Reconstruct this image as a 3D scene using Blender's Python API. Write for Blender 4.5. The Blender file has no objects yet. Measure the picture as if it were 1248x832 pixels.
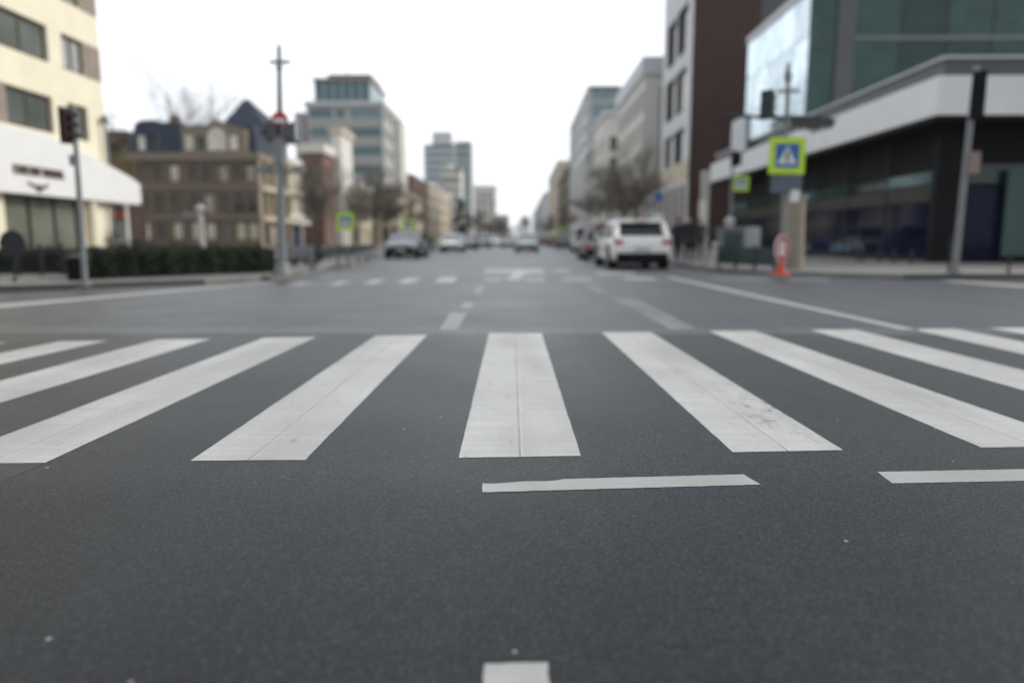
import bpy, math, random
from mathutils import Vector, Matrix
R = math.radians
random.seed(7)
sc = bpy.context.scene
col = sc.collection
# ------------------------------------------------------------------ camera
H = 0.95; F = 867.0
PITCH = math.atan(124 / F)
YAW = math.atan(9 * math.cos(PITCH) / F)
cd = bpy.data.cameras.new('camera'); cam = bpy.data.objects.new('camera', cd); col.objects.link(cam)
cam.location = (0, 0, H); cam.rotation_euler = (R(90) - PITCH, 0, YAW)
cd.sensor_width = 36; cd.lens = 36 * F / 1248; cd.clip_end = 6000; cd.clip_start = .05
cd.dof.use_dof = True; cd.dof.focus_distance = 2.95; cd.dof.aperture_fstop = 0.74; cd.dof.aperture_blades = 0
sc.camera = cam
M3 = cam.rotation_euler.to_matrix()
def ray(px, py): return M3 @ Vector(((px - 624) / F, -(py - 416) / F, -1))
def G(px, py, z=0.0):
    d = ray(px, py); t = (z - H) / d.z
    return Vector((d.x * t, d.y * t, z))
def at(px, py, Y):
    d = ray(px, py); t = Y / d.y
    return Vector((d.x * t, Y, H + d.z * t))
def X(px, Y): return at(px, 292, Y).x
def Z(px, py, Y): return at(px, py, Y).z
# ------------------------------------------------------------------ materials
MATS = {}
def nodes(name):
    m = bpy.data.materials.new(name); m.use_nodes = True
    nt = m.node_tree; return m, nt, nt.nodes['Principled BSDF']
def lk(nt, a, b): nt.links.new(a, b)
def mathn(nt, op, a=None, b=None, c=None, clamp=False):
    n = nt.nodes.new('ShaderNodeMath'); n.operation = op; n.use_clamp = clamp
    for i, v in enumerate((a, b, c)):
        if v is None: continue
        if isinstance(v, (int, float)): n.inputs[i].default_value = v
        else: lk(nt, v, n.inputs[i])
    return n.outputs[0]
def mixc(nt, f, a, b, mode='MIX'):
    n = nt.nodes.new('ShaderNodeMix'); n.data_type = 'RGBA'; n.blend_type = mode
    for s, v in ((n.inputs[0], f), (n.inputs[6], a), (n.inputs[7], b)):
        if isinstance(v, (int, float)): s.default_value = v
        elif isinstance(v, tuple): s.default_value = (*v, 1)
        else: lk(nt, v, s)
    return n.outputs[2]
def noise(nt, vec, scale, detail=4, rough=.55):
    n = nt.nodes.new('ShaderNodeTexNoise'); n.inputs['Scale'].default_value = scale
    n.inputs['Detail'].default_value = detail; n.inputs['Roughness'].default_value = rough
    lk(nt, vec, n.inputs['Vector']); return n.outputs['Fac']
def ramp(nt, f, stops):
    n = nt.nodes.new('ShaderNodeValToRGB'); e = n.color_ramp.elements
    while len(e) < len(stops): e.new(.5)
    for el, (p, c) in zip(e, stops):
        el.position = p; el.color = (*c, 1) if isinstance(c, tuple) else (c, c, c, 1)
    lk(nt, f, n.inputs[0]); return n.outputs[0]
def maprange(nt, v, a, b, c, d):
    n = nt.nodes.new('ShaderNodeMapRange'); lk(nt, v, n.inputs[0])
    for i, x in enumerate((a, b, c, d)): n.inputs[i + 1].default_value = x
    return n.outputs[0]
def objco(nt): return nt.nodes.new('ShaderNodeTexCoord').outputs['Object']
def mapping(nt, vec, sc_):
    n = nt.nodes.new('ShaderNodeMapping'); n.inputs['Scale'].default_value = sc_; lk(nt, vec, n.inputs['Vector']); return n.outputs[0]
def bump(nt, b, h, s, d):
    n = nt.nodes.new('ShaderNodeBump'); n.inputs['Strength'].default_value = s; n.inputs['Distance'].default_value = d
    lk(nt, h, n.inputs['Height']); lk(nt, n.outputs[0], b.inputs['Normal'])
def mat(name, c, rough=.7, metal=0, var=.18, scale=2.0, bmp=0.0, spec=.5):
    if name in MATS: return MATS[name]
    m, nt, b = nodes(name); co = objco(nt)
    n = noise(nt, co, scale)
    c2 = mixc(nt, 1.0, c, ramp(nt, n, [(.25, 1 - var), (.75, 1 + var * .6)]), 'MULTIPLY')
    lk(nt, c2, b.inputs['Base Color']); b.inputs['Roughness'].default_value = rough; b.inputs['Metallic'].default_value = metal
    b.inputs['Specular IOR Level'].default_value = spec
    if bmp: bump(nt, b, noise(nt, co, scale * 12, 3), bmp, .01)
    MATS[name] = m; return m
def brick(name, c1, c2, mortar, size=1.0):
    if name in MATS: return MATS[name]
    m, nt, b = nodes(name); co = objco(nt)
    s = nt.nodes.new('ShaderNodeSeparateXYZ'); lk(nt, co, s.inputs[0])
    cx = nt.nodes.new('ShaderNodeCombineXYZ'); lk(nt, mathn(nt, 'ADD', s.outputs[0], s.outputs[1]), cx.inputs[0]); lk(nt, s.outputs[2], cx.inputs[1])
    t = nt.nodes.new('ShaderNodeTexBrick'); lk(nt, cx.outputs[0], t.inputs['Vector'])
    t.inputs['Color1'].default_value = (*c1, 1); t.inputs['Color2'].default_value = (*c2, 1); t.inputs['Mortar'].default_value = (*mortar, 1)
    t.inputs['Scale'].default_value = 1; t.inputs['Brick Width'].default_value = .24 * size; t.inputs['Row Height'].default_value = .08 * size
    t.inputs['Mortar Size'].default_value = .008 * size
    c = mixc(nt, 1.0, t.outputs[0], ramp(nt, noise(nt, co, .5), [(.25, .78), (.75, 1.12)]), 'MULTIPLY')
    lk(nt, c, b.inputs['Base Color']); b.inputs['Roughness'].default_value = .85
    bump(nt, b, t.outputs['Fac'], -.3, .01); MATS[name] = m; return m
def glass(name, dark, light=None, rough=.06, p=.6, metal=0.0, sp=.5, bm=.06):
    """opaque-looking glazing: base tone differs from window to window (curtains, dark rooms; pale tones also paint in reflected sky)"""
    if name in MATS: return MATS[name]
    m, nt, b = nodes(name); oi = nt.nodes.new('ShaderNodeObjectInfo'); co = objco(nt)
    if light:
        c = ramp(nt, oi.outputs['Random'], [(0, dark), (p, tuple(x * 1.3 for x in dark)), (min(.99, p + .12), light), (1, light)])
    else:
        c = mixc(nt, oi.outputs['Random'], dark, tuple(x * 1.5 for x in dark))
    c = mixc(nt, 1.0, c, ramp(nt, noise(nt, co, .9, 2), [(.3, .75), (.7, 1.15)]), 'MULTIPLY')
    lk(nt, c, b.inputs['Base Color']); b.inputs['Roughness'].default_value = rough; b.inputs['Metallic'].default_value = metal
    bump(nt, b, noise(nt, co, .7, 1), bm, .05); b.inputs['Specular IOR Level'].default_value = sp
    MATS[name] = m; return m
# road geometry used by the asphalt material
YSEAM = G(624, 407).y; YB1 = G(624, 400).y; YNEAR = G(624, 560).y
def asphalt():
    m, nt, b = nodes('asphalt'); co = objco(nt)
    s = nt.nodes.new('ShaderNodeSeparateXYZ'); lk(nt, co, s.inputs[0]); y = s.outputs[1]
    wob = mathn(nt, 'MULTIPLY', mathn(nt, 'SUBTRACT', noise(nt, co, 1.2, 3), .5), .12)
    yw = mathn(nt, 'ADD', y, wob)
    big = ramp(nt, noise(nt, co, .33, 5), [(.3, .84), (.7, 1.12)])
    streak = ramp(nt, noise(nt, mapping(nt, co, (2.2, .12, 1)), 1, 4), [(.3, .84), (.7, 1.12)])
    v = nt.nodes.new('ShaderNodeTexVoronoi'); v.inputs['Scale'].default_value = 170; lk(nt, co, v.inputs['Vector'])
    sepc = nt.nodes.new('ShaderNodeSeparateColor'); lk(nt, v.outputs['Color'], sepc.inputs[0])
    grain = ramp(nt, sepc.outputs[0], [(0, .45), (.55, .8), (.82, 1.4), (1, 3.0)])
    v3 = nt.nodes.new('ShaderNodeTexVoronoi'); v3.inputs['Scale'].default_value = 105; lk(nt, co, v3.inputs['Vector'])
    sp3 = nt.nodes.new('ShaderNodeSeparateColor'); lk(nt, v3.outputs['Color'], sp3.inputs[0])
    stone = mathn(nt, 'MULTIPLY', maprange(nt, sp3.outputs[0], .80, .97, 0, 1), maprange(nt, v3.outputs['Distance'], .25, .42, 1, 0))
    pit = mathn(nt, 'MULTIPLY', maprange(nt, sp3.outputs[1], .82, .95, 0, 1), maprange(nt, v3.outputs['Distance'], .25, .45, 1, 0))
    v2 = nt.nodes.new('ShaderNodeTexVoronoi'); v2.inputs['Scale'].default_value = 24; lk(nt, co, v2.inputs['Vector'])
    sp2 = nt.nodes.new('ShaderNodeSeparateColor'); lk(nt, v2.outputs['Color'], sp2.inputs[0])
    speck = mathn(nt, 'MULTIPLY', mathn(nt, 'GREATER_THAN', sp2.outputs[1], .980), mathn(nt, 'LESS_THAN', v2.outputs['Distance'], mathn(nt, 'MULTIPLY', sp2.outputs[2], .16)))
    old_sheen = (.052, .059, .067); new = (.022, .0255, .030); near = (.0165, .020, .0245)  # far tone has sheen painted in; near tone darkened in place of vignetting
    beyond = maprange(nt, yw, YSEAM - .02, YSEAM + .02, 0, 1)
    c = mixc(nt, beyond, new, old_sheen)
    c = mixc(nt, maprange(nt, yw, YNEAR - .45, YNEAR - .2, 1, 0), c, near)
    band = mathn(nt, 'MULTIPLY', maprange(nt, yw, YSEAM, YSEAM + .05, 0, 1), maprange(nt, yw, YB1 + .05, YB1 + .1, 1, 0))
    c = mixc(nt, mathn(nt, 'MULTIPLY', band, .55), c, (.105, .108, .11))
    seam = mathn(nt, 'LESS_THAN', mathn(nt, 'ABSOLUTE', mathn(nt, 'SUBTRACT', yw, YSEAM)), .018)
    c = mixc(nt, mathn(nt, 'MULTIPLY', seam, .7), c, (.02, .02, .021))
    for yy, wd, f, tone in ((G(624, 386).y, .03, .6, (.028, .029, .03)), (G(624, 362).y, .05, .5, (.03, .03, .032)), (G(624, 372).y, .10, .45, (.10, .10, .105))):
        l = mathn(nt, 'LESS_THAN', mathn(nt, 'ABSOLUTE', mathn(nt, 'SUBTRACT', mathn(nt, 'ADD', yw, mathn(nt, 'MULTIPLY', s.outputs[0], .012)), yy)), wd)
        brk = ramp(nt, noise(nt, mapping(nt, co, (.6, 3, 1)), 1, 3), [(.42, 0.0), (.55, 1.0)])
        c = mixc(nt, mathn(nt, 'MULTIPLY', mathn(nt, 'MULTIPLY', l, brk), f), c, tone)
    stain = ramp(nt, noise(nt, co, 1.1, 6, .62), [(.60, 0.0), (.74, 1.0)])
    c = mixc(nt, mathn(nt, 'MULTIPLY', stain, .15), c, (.026, .026, .028))
    # tar-filled cracks wandering over the older surface
    vc = nt.nodes.new('ShaderNodeTexVoronoi'); vc.feature = 'DISTANCE_TO_EDGE'; vc.inputs['Scale'].default_value = .27
    dv = nt.nodes.new('ShaderNodeMixRGB'); dv.blend_type = 'ADD'; dv.inputs[0].default_value = .5
    nz = nt.nodes.new('ShaderNodeTexNoise'); nz.inputs['Scale'].default_value = .9; nz.inputs['Detail'].default_value = 6; lk(nt, co, nz.inputs['Vector'])
    lk(nt, co, dv.inputs[1]); lk(nt, nz.outputs['Color'], dv.inputs[2]); lk(nt, dv.outputs[0], vc.inputs['Vector'])
    crack = mathn(nt, 'MULTIPLY', mathn(nt, 'LESS_THAN', vc.outputs['Distance'], .0028), mathn(nt, 'MULTIPLY', beyond, .65))
    c = mixc(nt, crack, c, (.022, .022, .023))
    for k in (big, streak, grain): c = mixc(nt, 1.0, c, k, 'MULTIPLY')
    c = mixc(nt, mathn(nt, 'MULTIPLY', stone, .55), c, (.10, .105, .11)); c = mixc(nt, mathn(nt, 'MULTIPLY', pit, .8), c, (.006, .006, .007))
    c = mixc(nt, speck, c, (.36, .36, .35))
    lk(nt, c, b.inputs['Base Color'])
    lk(nt, maprange(nt, noise(nt, co, .8, 4), .3, .7, .40, .48), b.inputs['Roughness']); lk(nt, maprange(nt, yw, YNEAR - 1.0, YSEAM + 3, .22, .62), b.inputs['Specular IOR Level'])
    h = mathn(nt, 'ADD', mathn(nt, 'MULTIPLY', v.outputs['Distance'], -1.2), mathn(nt, 'MULTIPLY', noise(nt, co, 60, 3), .8))
    bump(nt, b, h, .38, .003)
    return m
SC = G(932, 502)
def paint(name='road_paint', tone=(.50, .505, .49), wear=.8, seam=True, warm=0):
    m, nt, b = nodes(name); co = objco(nt)
    uv = nt.nodes.new('ShaderNodeUVMap'); uv.uv_map = 'UVMap'
    s = nt.nodes.new('ShaderNodeSeparateXYZ'); lk(nt, uv.outputs[0], s.inputs[0])
    c = mixc(nt, 1.0, tone, ramp(nt, noise(nt, mapping(nt, co, (1.5, 22, 1)), 1, 5, .7), [(.25, .86), (.75, 1.10)]), 'MULTIPLY')
    c = mixc(nt, 1.0, c, ramp(nt, noise(nt, co, 1.3, 5), [(.3, .86), (.7, 1.08)]), 'MULTIPLY')
    c = mixc(nt, 1.0, c, ramp(nt, noise(nt, co, 150, 2), [(.3, .88), (.7, 1.10)]), 'MULTIPLY')
    hole = mathn(nt, 'MULTIPLY', ramp(nt, noise(nt, co, 42, 5, .75), [(.60, 0.0), (.66, 1.0)]), ramp(nt, noise(nt, co, 1.7, 4), [(.42, 0.0), (.62, 1.0)]))
    c = mixc(nt, mathn(nt, 'MULTIPLY', hole, wear), c, (.16, .16, .16))
    dirt = ramp(nt, noise(nt, mapping(nt, co, (.9, .25, 1)), 2.2, 6, .65), [(.5, 0.0), (.8, 1.0)])
    c = mixc(nt, mathn(nt, 'MULTIPLY', dirt, .5), c, (.30, .295, .275))
    if seam:
        for pos, wd, f in ((.5, .010, .85), (.518, .007, -.4)):
            l = mathn(nt, 'LESS_THAN', mathn(nt, 'ABSOLUTE', mathn(nt, 'SUBTRACT', s.outputs[0], pos)), wd)
            l = mathn(nt, 'MULTIPLY', l, ramp(nt, noise(nt, co, 4, 3), [(.3, .35), (.6, 1.0)]))
            c = mixc(nt, mathn(nt, 'MULTIPLY', l, abs(f)), c, (.22, .21, .20) if f > 0 else (.72, .72, .70))
    wheel = ramp(nt, noise(nt, mapping(nt, co, (.55, .10, 1)), 2.6, 4), [(.45, 0.0), (.62, 1.0)])
    c = mixc(nt, mathn(nt, 'MULTIPLY', wheel, .42), c, (.27, .27, .26))
    scr = ramp(nt, noise(nt, mapping(nt, co, (14, 2.2, 1)), 1.3, 6, .72), [(.60, 0.0), (.67, 1.0)])
    c = mixc(nt, mathn(nt, 'MULTIPLY', scr, .45), c, (.14, .14, .14))
    # black scuffs on one stripe, a fixed spot on the road
    sx = nt.nodes.new('ShaderNodeSeparateXYZ'); lk(nt, co, sx.inputs[0])
    dx = mathn(nt, 'DIVIDE', mathn(nt, 'SUBTRACT', mathn(nt, 'ADD', sx.outputs[0], mathn(nt, 'MULTIPLY', sx.outputs[1], .0)), SC.x), .17)
    dy = mathn(nt, 'DIVIDE', mathn(nt, 'SUBTRACT', sx.outputs[1], SC.y), .55)
    rr = mathn(nt, 'ADD', mathn(nt, 'MULTIPLY', dx, dx), mathn(nt, 'MULTIPLY', dy, dy))
    msk = maprange(nt, rr, .2, 1.0, 1, 0)
    sc_ = ramp(nt, noise(nt, mapping(nt, co, (9, 5, 1)), 1.5, 7, .75), [(.52, 0.0), (.60, 1.0)])
    c = mixc(nt, mathn(nt, 'MULTIPLY', mathn(nt, 'MULTIPLY', msk, sc_), .75), c, (.09, .09, .09))
    lk(nt, c, b.inputs['Base Color']); b.inputs['Roughness'].default_value = .55
    bump(nt, b, noise(nt, co, 120, 3), .35, .003)
    return m
M_asph = asphalt()
M_paint = paint(); M_paint_line = paint('line_paint', (.40, .405, .395), .6, False)
M_worn = paint('worn_paint', (.145, .15, .155), .9, False)
M_worn2 = paint('half_worn_paint', (.27, .275, .28), .9, False)
M_walk = brick('paving', (.23, .22, .21), (.20, .195, .19), (.12, .12, .11), 4)
M_kerb = mat('kerb_stone', (.20, .195, .18), .85, var=.35, scale=1.5, bmp=.3)
M_kerbd = mat('dark_kerb_stone', (.06, .06, .06), .8, var=.35, scale=1.5, bmp=.3)
M_dark = mat('dark_metal', (.02, .021, .023), .45, .2)
M_black = mat('black_plastic', (.007, .007, .008), .55, spec=.12)
M_steel = mat('galvanised_steel', (.24, .25, .26), .45, .6, var=.2, scale=6)
M_poleg = mat('grey_painted_pole', (.22, .23, .235), .5, .2, var=.15, scale=4)
M_white = mat('white_paint', (.80, .80, .79), .5, var=.05)
M_lime = mat('lime_reflective', (.55, .80, .02), .4, var=.04)
M_blue = mat('sign_blue', (.015, .12, .42), .4, var=.05)
M_red = mat('sign_red', (.50, .03, .025), .4, var=.08)
M_orange = mat('cone_orange', (.50, .06, .014), .5, var=.1)
M_green = mat('dark_green_metal', (.018, .04, .042), .5, .1, var=.2)
M_rub = mat('tyre_rubber', (.015, .015, .015), .8)
M_bark = mat('bark', (.075, .06, .045), .9, var=.3, scale=6, bmp=.5)
M_twig = mat('twigs', (.19, .165, .135), .9, var=.3, scale=3)
M_hedge = mat('hedge_leaves', (.020, .036, .014), .6, var=.5, scale=3)
M_ever = mat('evergreen_leaves', (.03, .045, .03), .7, var=.4, scale=1)
M_ochre = mat('ochre_leaves', (.20, .15, .045), .7, var=.4, scale=2)
# ------------------------------------------------------------------ mesh builder
class MB:
    def __init__(s): s.v = []; s.f = []; s.m = []; s.mats = []; s.uv = None
    def mi(s, m):
        if m not in s.mats: s.mats.append(m)
        return s.mats.index(m)
    def face(s, pts, m):
        i = len(s.v); s.v += [tuple(p) for p in pts]; s.f.append(tuple(range(i, i + len(pts)))); s.m.append(s.mi(m))
    def box(s, a, b, m, mx=None):
        x0, y0, z0 = a; x1, y1, z1 = b
        P = [(x0, y0, z0), (x1, y0, z0), (x1, y1, z0), (x0, y1, z0), (x0, y0, z1), (x1, y0, z1), (x1, y1, z1), (x0, y1, z1)]
        if mx: P = [mx @ Vector(p) for p in P]
        i = len(s.v); s.v += [tuple(p) for p in P]; k = s.mi(m)
        for q in ((3, 2, 1, 0), (4, 5, 6, 7), (0, 1, 5, 4), (1, 2, 6, 5), (2, 3, 7, 6), (3, 0, 4, 7)):
            s.f.append(tuple(i + j for j in q)); s.m.append(k)
        return s
    def tube(s, pts, rad, m, n=8, cap=True):
        """pts list of Vector, rad list or number"""
        pts = [Vector(p) for p in pts]; k = s.mi(m)
        if not hasattr(rad, '__len__'): rad = [rad] * len(pts)
        i0 = len(s.v)
        for j, p in enumerate(pts):
            d = (pts[min(j + 1, len(pts) - 1)] - pts[max(j - 1, 0)]).normalized()
            u = d.cross(Vector((0, 1, 0)) if abs(d.y) < .9 else Vector((1, 0, 0))).normalized(); w = d.cross(u)
            for a in range(n):
                t = 2 * math.pi * a / n; s.v.append(tuple(p + (u * math.cos(t) + w * math.sin(t)) * rad[j]))
        for j in range(len(pts) - 1):
            for a in range(n):
                b = (a + 1) % n; s.f.append((i0 + j * n + a, i0 + j * n + b, i0 + (j + 1) * n + b, i0 + (j + 1) * n + a)); s.m.append(k)
        if cap:
            s.f.append(tuple(i0 + a for a in range(n))[::-1]); s.m.append(k)
            e = i0 + (len(pts) - 1) * n; s.f.append(tuple(e + a for a in range(n))); s.m.append(k)
        return s
    def prism(s, poly, z0, z1, m, side=None):
        """vertical prism from xy polygon (ccw)"""
        side = side or m; n = len(poly)
        s.face([(x, y, z1) for x, y in poly], m)
        for a in range(n):
            (x0, y0), (x1, y1) = poly[a], poly[(a + 1) % n]
            s.face([(x0, y0, z0), (x1, y1, z0), (x1, y1, z1), (x0, y0, z1)], side)
        return s
    def slab(s, poly, y0, y1, m):
        """upright plate: polygon in xz, thick along y"""
        n = len(poly); s.face([(x, y0, z) for x, z in poly], m); s.face([(x, y1, z) for x, z in poly][::-1], m)
        for a in range(n):
            (x0, z0), (x1, z1) = poly[a], poly[(a + 1) % n]
            s.face([(x0, y0, z0), (x0, y1, z0), (x1, y1, z1), (x1, y0, z1)], m)
        return s
    def build(s, name, parent=None, loc=None, smooth=None, rot=0):
        me = bpy.data.meshes.new(name); me.from_pydata(s.v, [], s.f)
        for m in s.mats: me.materials.append(m)
        me.polygons.foreach_set('material_index', s.m); me.update()
        if smooth:
            me.polygons.foreach_set('use_smooth', [True] * len(me.polygons)); 
            import bmesh
            bm = bmesh.new(); bm.from_mesh(me); bmesh.ops.remove_doubles(bm, verts=bm.verts, dist=.0005); bm.to_mesh(me); bm.free()
            me.set_sharp_from_angle(angle=R(smooth))
        o = bpy.data.objects.new(name, me); col.objects.link(o)
        if parent: o.parent = parent
        if loc is not None: o.location = loc
        o.rotation_euler.z = rot
        return o
def B(a, b, m, name, parent=None, **k):
    return MB().box(a, b, m).build(name, parent, **k)
def T(name, loc, label, cat, group=None, rot=0):
    o = bpy.data.objects.new(name, None); col.objects.link(o); o.location = loc; o.rotation_euler.z = rot
    o.empty_display_size = .3; tag(o, label, cat, group); return o
def tag(o, label=None, cat=None, group=None, kind=None):
    if label: o['label'] = label
    if cat: o['category'] = cat
    if group: o['group'] = group
    if kind: o['kind'] = kind
    return o
KIDS = {}
def kids(o): return [c for c in col.objects if c.parent == o]
def dup(root, loc, rot, label, scale=1.0):
    r = root.copy(); col.objects.link(r); r.location = loc; r.rotation_euler.z = rot; r.scale = (scale,) * 3; r['label'] = label
    for ch in kids(root):
        c = ch.copy(); col.objects.link(c); c.parent = r
        for g in kids(ch):
            d = g.copy(); col.objects.link(d); d.parent = c
    return r
# ------------------------------------------------------------------ ground, kerbs, sidewalks
g = MB(); g.face([(-900, -60, 0), (900, -60, 0), (900, 2500, 0), (-900, 2500, 0)], M_asph)
g.build('road'); tag(bpy.data.objects['road'], kind='structure')
def bez(a, c, b, n=8): return [tuple((1 - t) ** 2 * Vector(a) + 2 * t * (1 - t) * Vector(c) + t * t * Vector(b)) for t in [i / n for i in range(n + 1)]]
def g2(px, py): v = G(px, py); return (v.x, v.y)
KH = .11
LX = -5.95; LXP = -8.0; RX = G(842, 327).x; RXP = RX + .35
# left side: kerb line from near left along the cross street, round the corner, up the street
Lk = [(-60, g2(0, 357)[1] - 3.6), g2(0, 356), g2(140, 351), g2(250, 347)] + bez(g2(250, 347), g2(345, 343), (LX, G(392, 331).y), 8)[1:] + [(LX, 29.5), (LXP, 33.0), (LXP, 700)]
Rk = [(RXP, 700), (RXP, 30), (RX, 27), (RX, 23)] + bez((RX, 23), g2(905, 332.5), g2(965, 335.5), 6)[1:] + [g2(1045, 338.5), g2(1100, 340), g2(1250, 339.5), (60, G(1250, 339.5).y + .6)]
def kerbside(line, inner, nm, kmat, dmat, darkidx):
    poly = line + inner
    a = sum(poly[i][0] * poly[(i + 1) % len(poly)][1] - poly[(i + 1) % len(poly)][0] * poly[i][1] for i in range(len(poly)))
    pl = poly if a > 0 else poly[::-1]
    mb = MB(); mb.prism(pl, 0, KH - .006, M_walk); o = mb.build('sidewalk'); tag(o, kind='structure')
    kb = MB(); sgn = 1 if a > 0 else -1
    n = len(line); nr = []
    for i in range(n):
        p, q = Vector(line[max(i - 1, 0)]), Vector(line[min(i + 1, n - 1)]); d = (q - p).normalized(); nr.append(Vector((-d.y, d.x)) * sgn)
    for i in range(n - 1):
        a0 = Vector(line[i]) - nr[i] * .02; b0 = Vector(line[i + 1]) - nr[i + 1] * .02; a1 = a0 + nr[i] * .18; b1 = b0 + nr[i + 1] * .18
        m = dmat if i in darkidx else kmat
        kb.face([(*a1, KH), (*a0, KH), (*b0, KH), (*b1, KH)], m); kb.face([(*a0, 0), (*b0, 0), (*b0, KH), (*a0, KH)], m); kb.face([(*a1, 0), (*a1, KH), (*b1, KH), (*b1, 0)], m)
    k = kb.build('kerb'); tag(k, kind='structure')
kerbside(Lk, [(-60, 700)], 'left', M_kerb, M_kerbd, (0, 1, 2))
kerbside(Rk, [(60, 700)], 'right', M_kerb, M_kerbd, (len(Rk) - 2, len(Rk) - 3))
# ------------------------------------------------------------------ road markings
def marking(name, c, m, label, cat='road marking', group=None, z=.0016, nx=4, ny=16, jit=.0009, rough_left=0):
    """c: four pixel corners far-left, far-right, near-right, near-left, projected to the road"""
    fl, fr, nr, nl = [G(*p) for p in c]
    vs = []; uvs = []
    rnd = random.Random(int(c[0][0] * 7 + c[0][1]))
    for j in range(ny + 1):
        for i in range(nx + 1):
            u, v = i / nx, j / ny
            p = (fl * (1 - u) + fr * u) * (1 - v) + (nl * (1 - u) + nr * u) * v
            if i in (0, nx): p.x += rnd.gauss(0, jit)
            if j in (0, ny): p.y += rnd.gauss(0, jit)
            if rough_left and j == 0 and u < .3: p.y -= rough_left * (1 - u / .3) ** .35 * (.8 + .2 * math.sin(u * 30))
            vs.append((p.x, p.y, z)); uvs.append((u, v))
    me = bpy.data.meshes.new(name); fs = []
    for j in range(ny):
        for i in range(nx):
            a = j * (nx + 1) + i; fs.append((a + nx + 1, a + nx + 2, a + 1, a))
    me.from_pydata(vs, [], fs); me.materials.append(m); ul = me.uv_layers.new(name='UVMap')
    for l in me.loops: ul.data[l.index].uv = uvs[l.vertex_index]
    o = bpy.data.objects.new(name, me); col.objects.link(o); tag(o, label, cat, group, 'structure'); return o
Z_ = 'crosswalk stripes across the near road'
for c, lb in [
    ([(596, 406), (660, 406), (708, 555.5), (559, 558)], 'central white crosswalk stripe running straight at the viewer'),
    ([(733, 405), (793, 404.5), (1028, 548.5), (893, 551)], 'white crosswalk stripe with black scuff marks, first right of centre'),
    ([(864, 403.5), (919, 403), (1330, 543), (1196, 545.5)], 'white crosswalk stripe second to the right of the central one'),
    ([(987, 402), (1042, 401.5), (1614, 540), (1486, 543)], 'white crosswalk stripe third to the right of the central one'),
    ([(1112, 401), (1163, 400.5), (1885, 538), (1725, 541)], 'white crosswalk stripe meeting the end of the long lane line'),
    ([(1205, 399.5), (1262, 399), (2200, 536), (2000, 539)], 'short visible end of a crosswalk stripe at the right edge of the photo'),
    ([(458, 409), (521, 408), (372, 560.5), (232, 561.5)], 'white crosswalk stripe first to the left of the central one'),
    ([(322, 411.5), (386, 410.5), (55, 564), (-87, 565)], 'white crosswalk stripe second to the left of the central one'),
    ([(192, 413.5), (257, 413), (-250, 567), (-395, 568)], 'white crosswalk stripe third to the left of the central one'),
    ([(72, 416), (132, 415), (-563, 568), (-690, 569)], 'white crosswalk stripe fourth to the left of the central one'),
    ([(-50, 418), (10, 417.5), (-880, 570), (-1050, 571)], 'sliver of a crosswalk stripe at the left edge of the photo')]:
    marking('crosswalk_stripe', c, M_paint, lb, 'crosswalk stripe', Z_, ny=40)
marking('stop_line_dash', [(588, 586.5), (906, 578), (927, 590.5), (588, 600)], M_paint_line, 'narrow white bar across the road just before the crosswalk, ragged at one end', nx=60, ny=4, rough_left=.032)
marking('stop_line_dash', [(1069, 575), (1290, 571), (1300, 585), (1087, 589)], M_paint_line, 'narrow white bar before the crosswalk cut by the right edge of the photo', nx=40, ny=4)
marking('lane_dash', [(590, 809), (667, 807), (671, 862), (587, 864)], M_paint_line, 'end of a white dash at the bottom edge of the photo', nx=12, ny=12)
marking('lane_line', [(811, 338), (822, 338), (1120, 402), (1097, 401.5)], M_paint_line, 'long solid white lane line running from the far road to the crosswalk', nx=3, ny=60)
marking('edge_line', [(1145, 342.6), (1165, 342), (1300, 350.5), (1270, 352)], M_paint_line, 'thin white edge line beside the dark kerb under the leaning pole', nx=2, ny=20)
marking('edge_line', [(868, 338.6), (1010, 340.6), (1010, 342), (868, 339.8)], M_worn2, 'faint thin edge line in front of the orange-footed sign', nx=20, ny=2)
marking('edge_line', [(325, 344), (338, 344), (-40, 379), (-90, 378)], M_paint_line, 'long thin white line curving along the kerb by the black railings', nx=2, ny=60)
marking('edge_line', [(240, 346.6), (262, 347), (95, 353.5), (60, 352.6)], M_worn2, 'short faded line right beside the kerb end by the leaning pole', nx=2, ny=20)
for c, lb, m in [
    ([(549, 381), (570, 381), (557, 402), (535, 402)], 'grey worn lane dash just beyond the central crosswalk stripe', M_worn2),
    ([(566, 368.5), (578, 368.5), (574, 376), (561, 376)], 'tiny worn lane mark behind the larger grey dash', M_worn2),
    ([(583, 348.5), (590, 348.5), (586, 357.5), (578, 357.5)], 'small worn lane dash towards the painted arrow', M_worn2),
    ([(746, 364), (775, 364), (850, 401), (818, 402)], 'long faded grey lane dash leaning towards the solid white lane line', M_worn),
    ([(710, 346.5), (724, 346.5), (743, 357.5), (728, 357.5)], 'short faded grey lane dash behind the long faded one', M_worn)]:
    marking('lane_dash', c, m, lb, ny=14)
FZ = 'crosswalk stripes across the far road'
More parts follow.
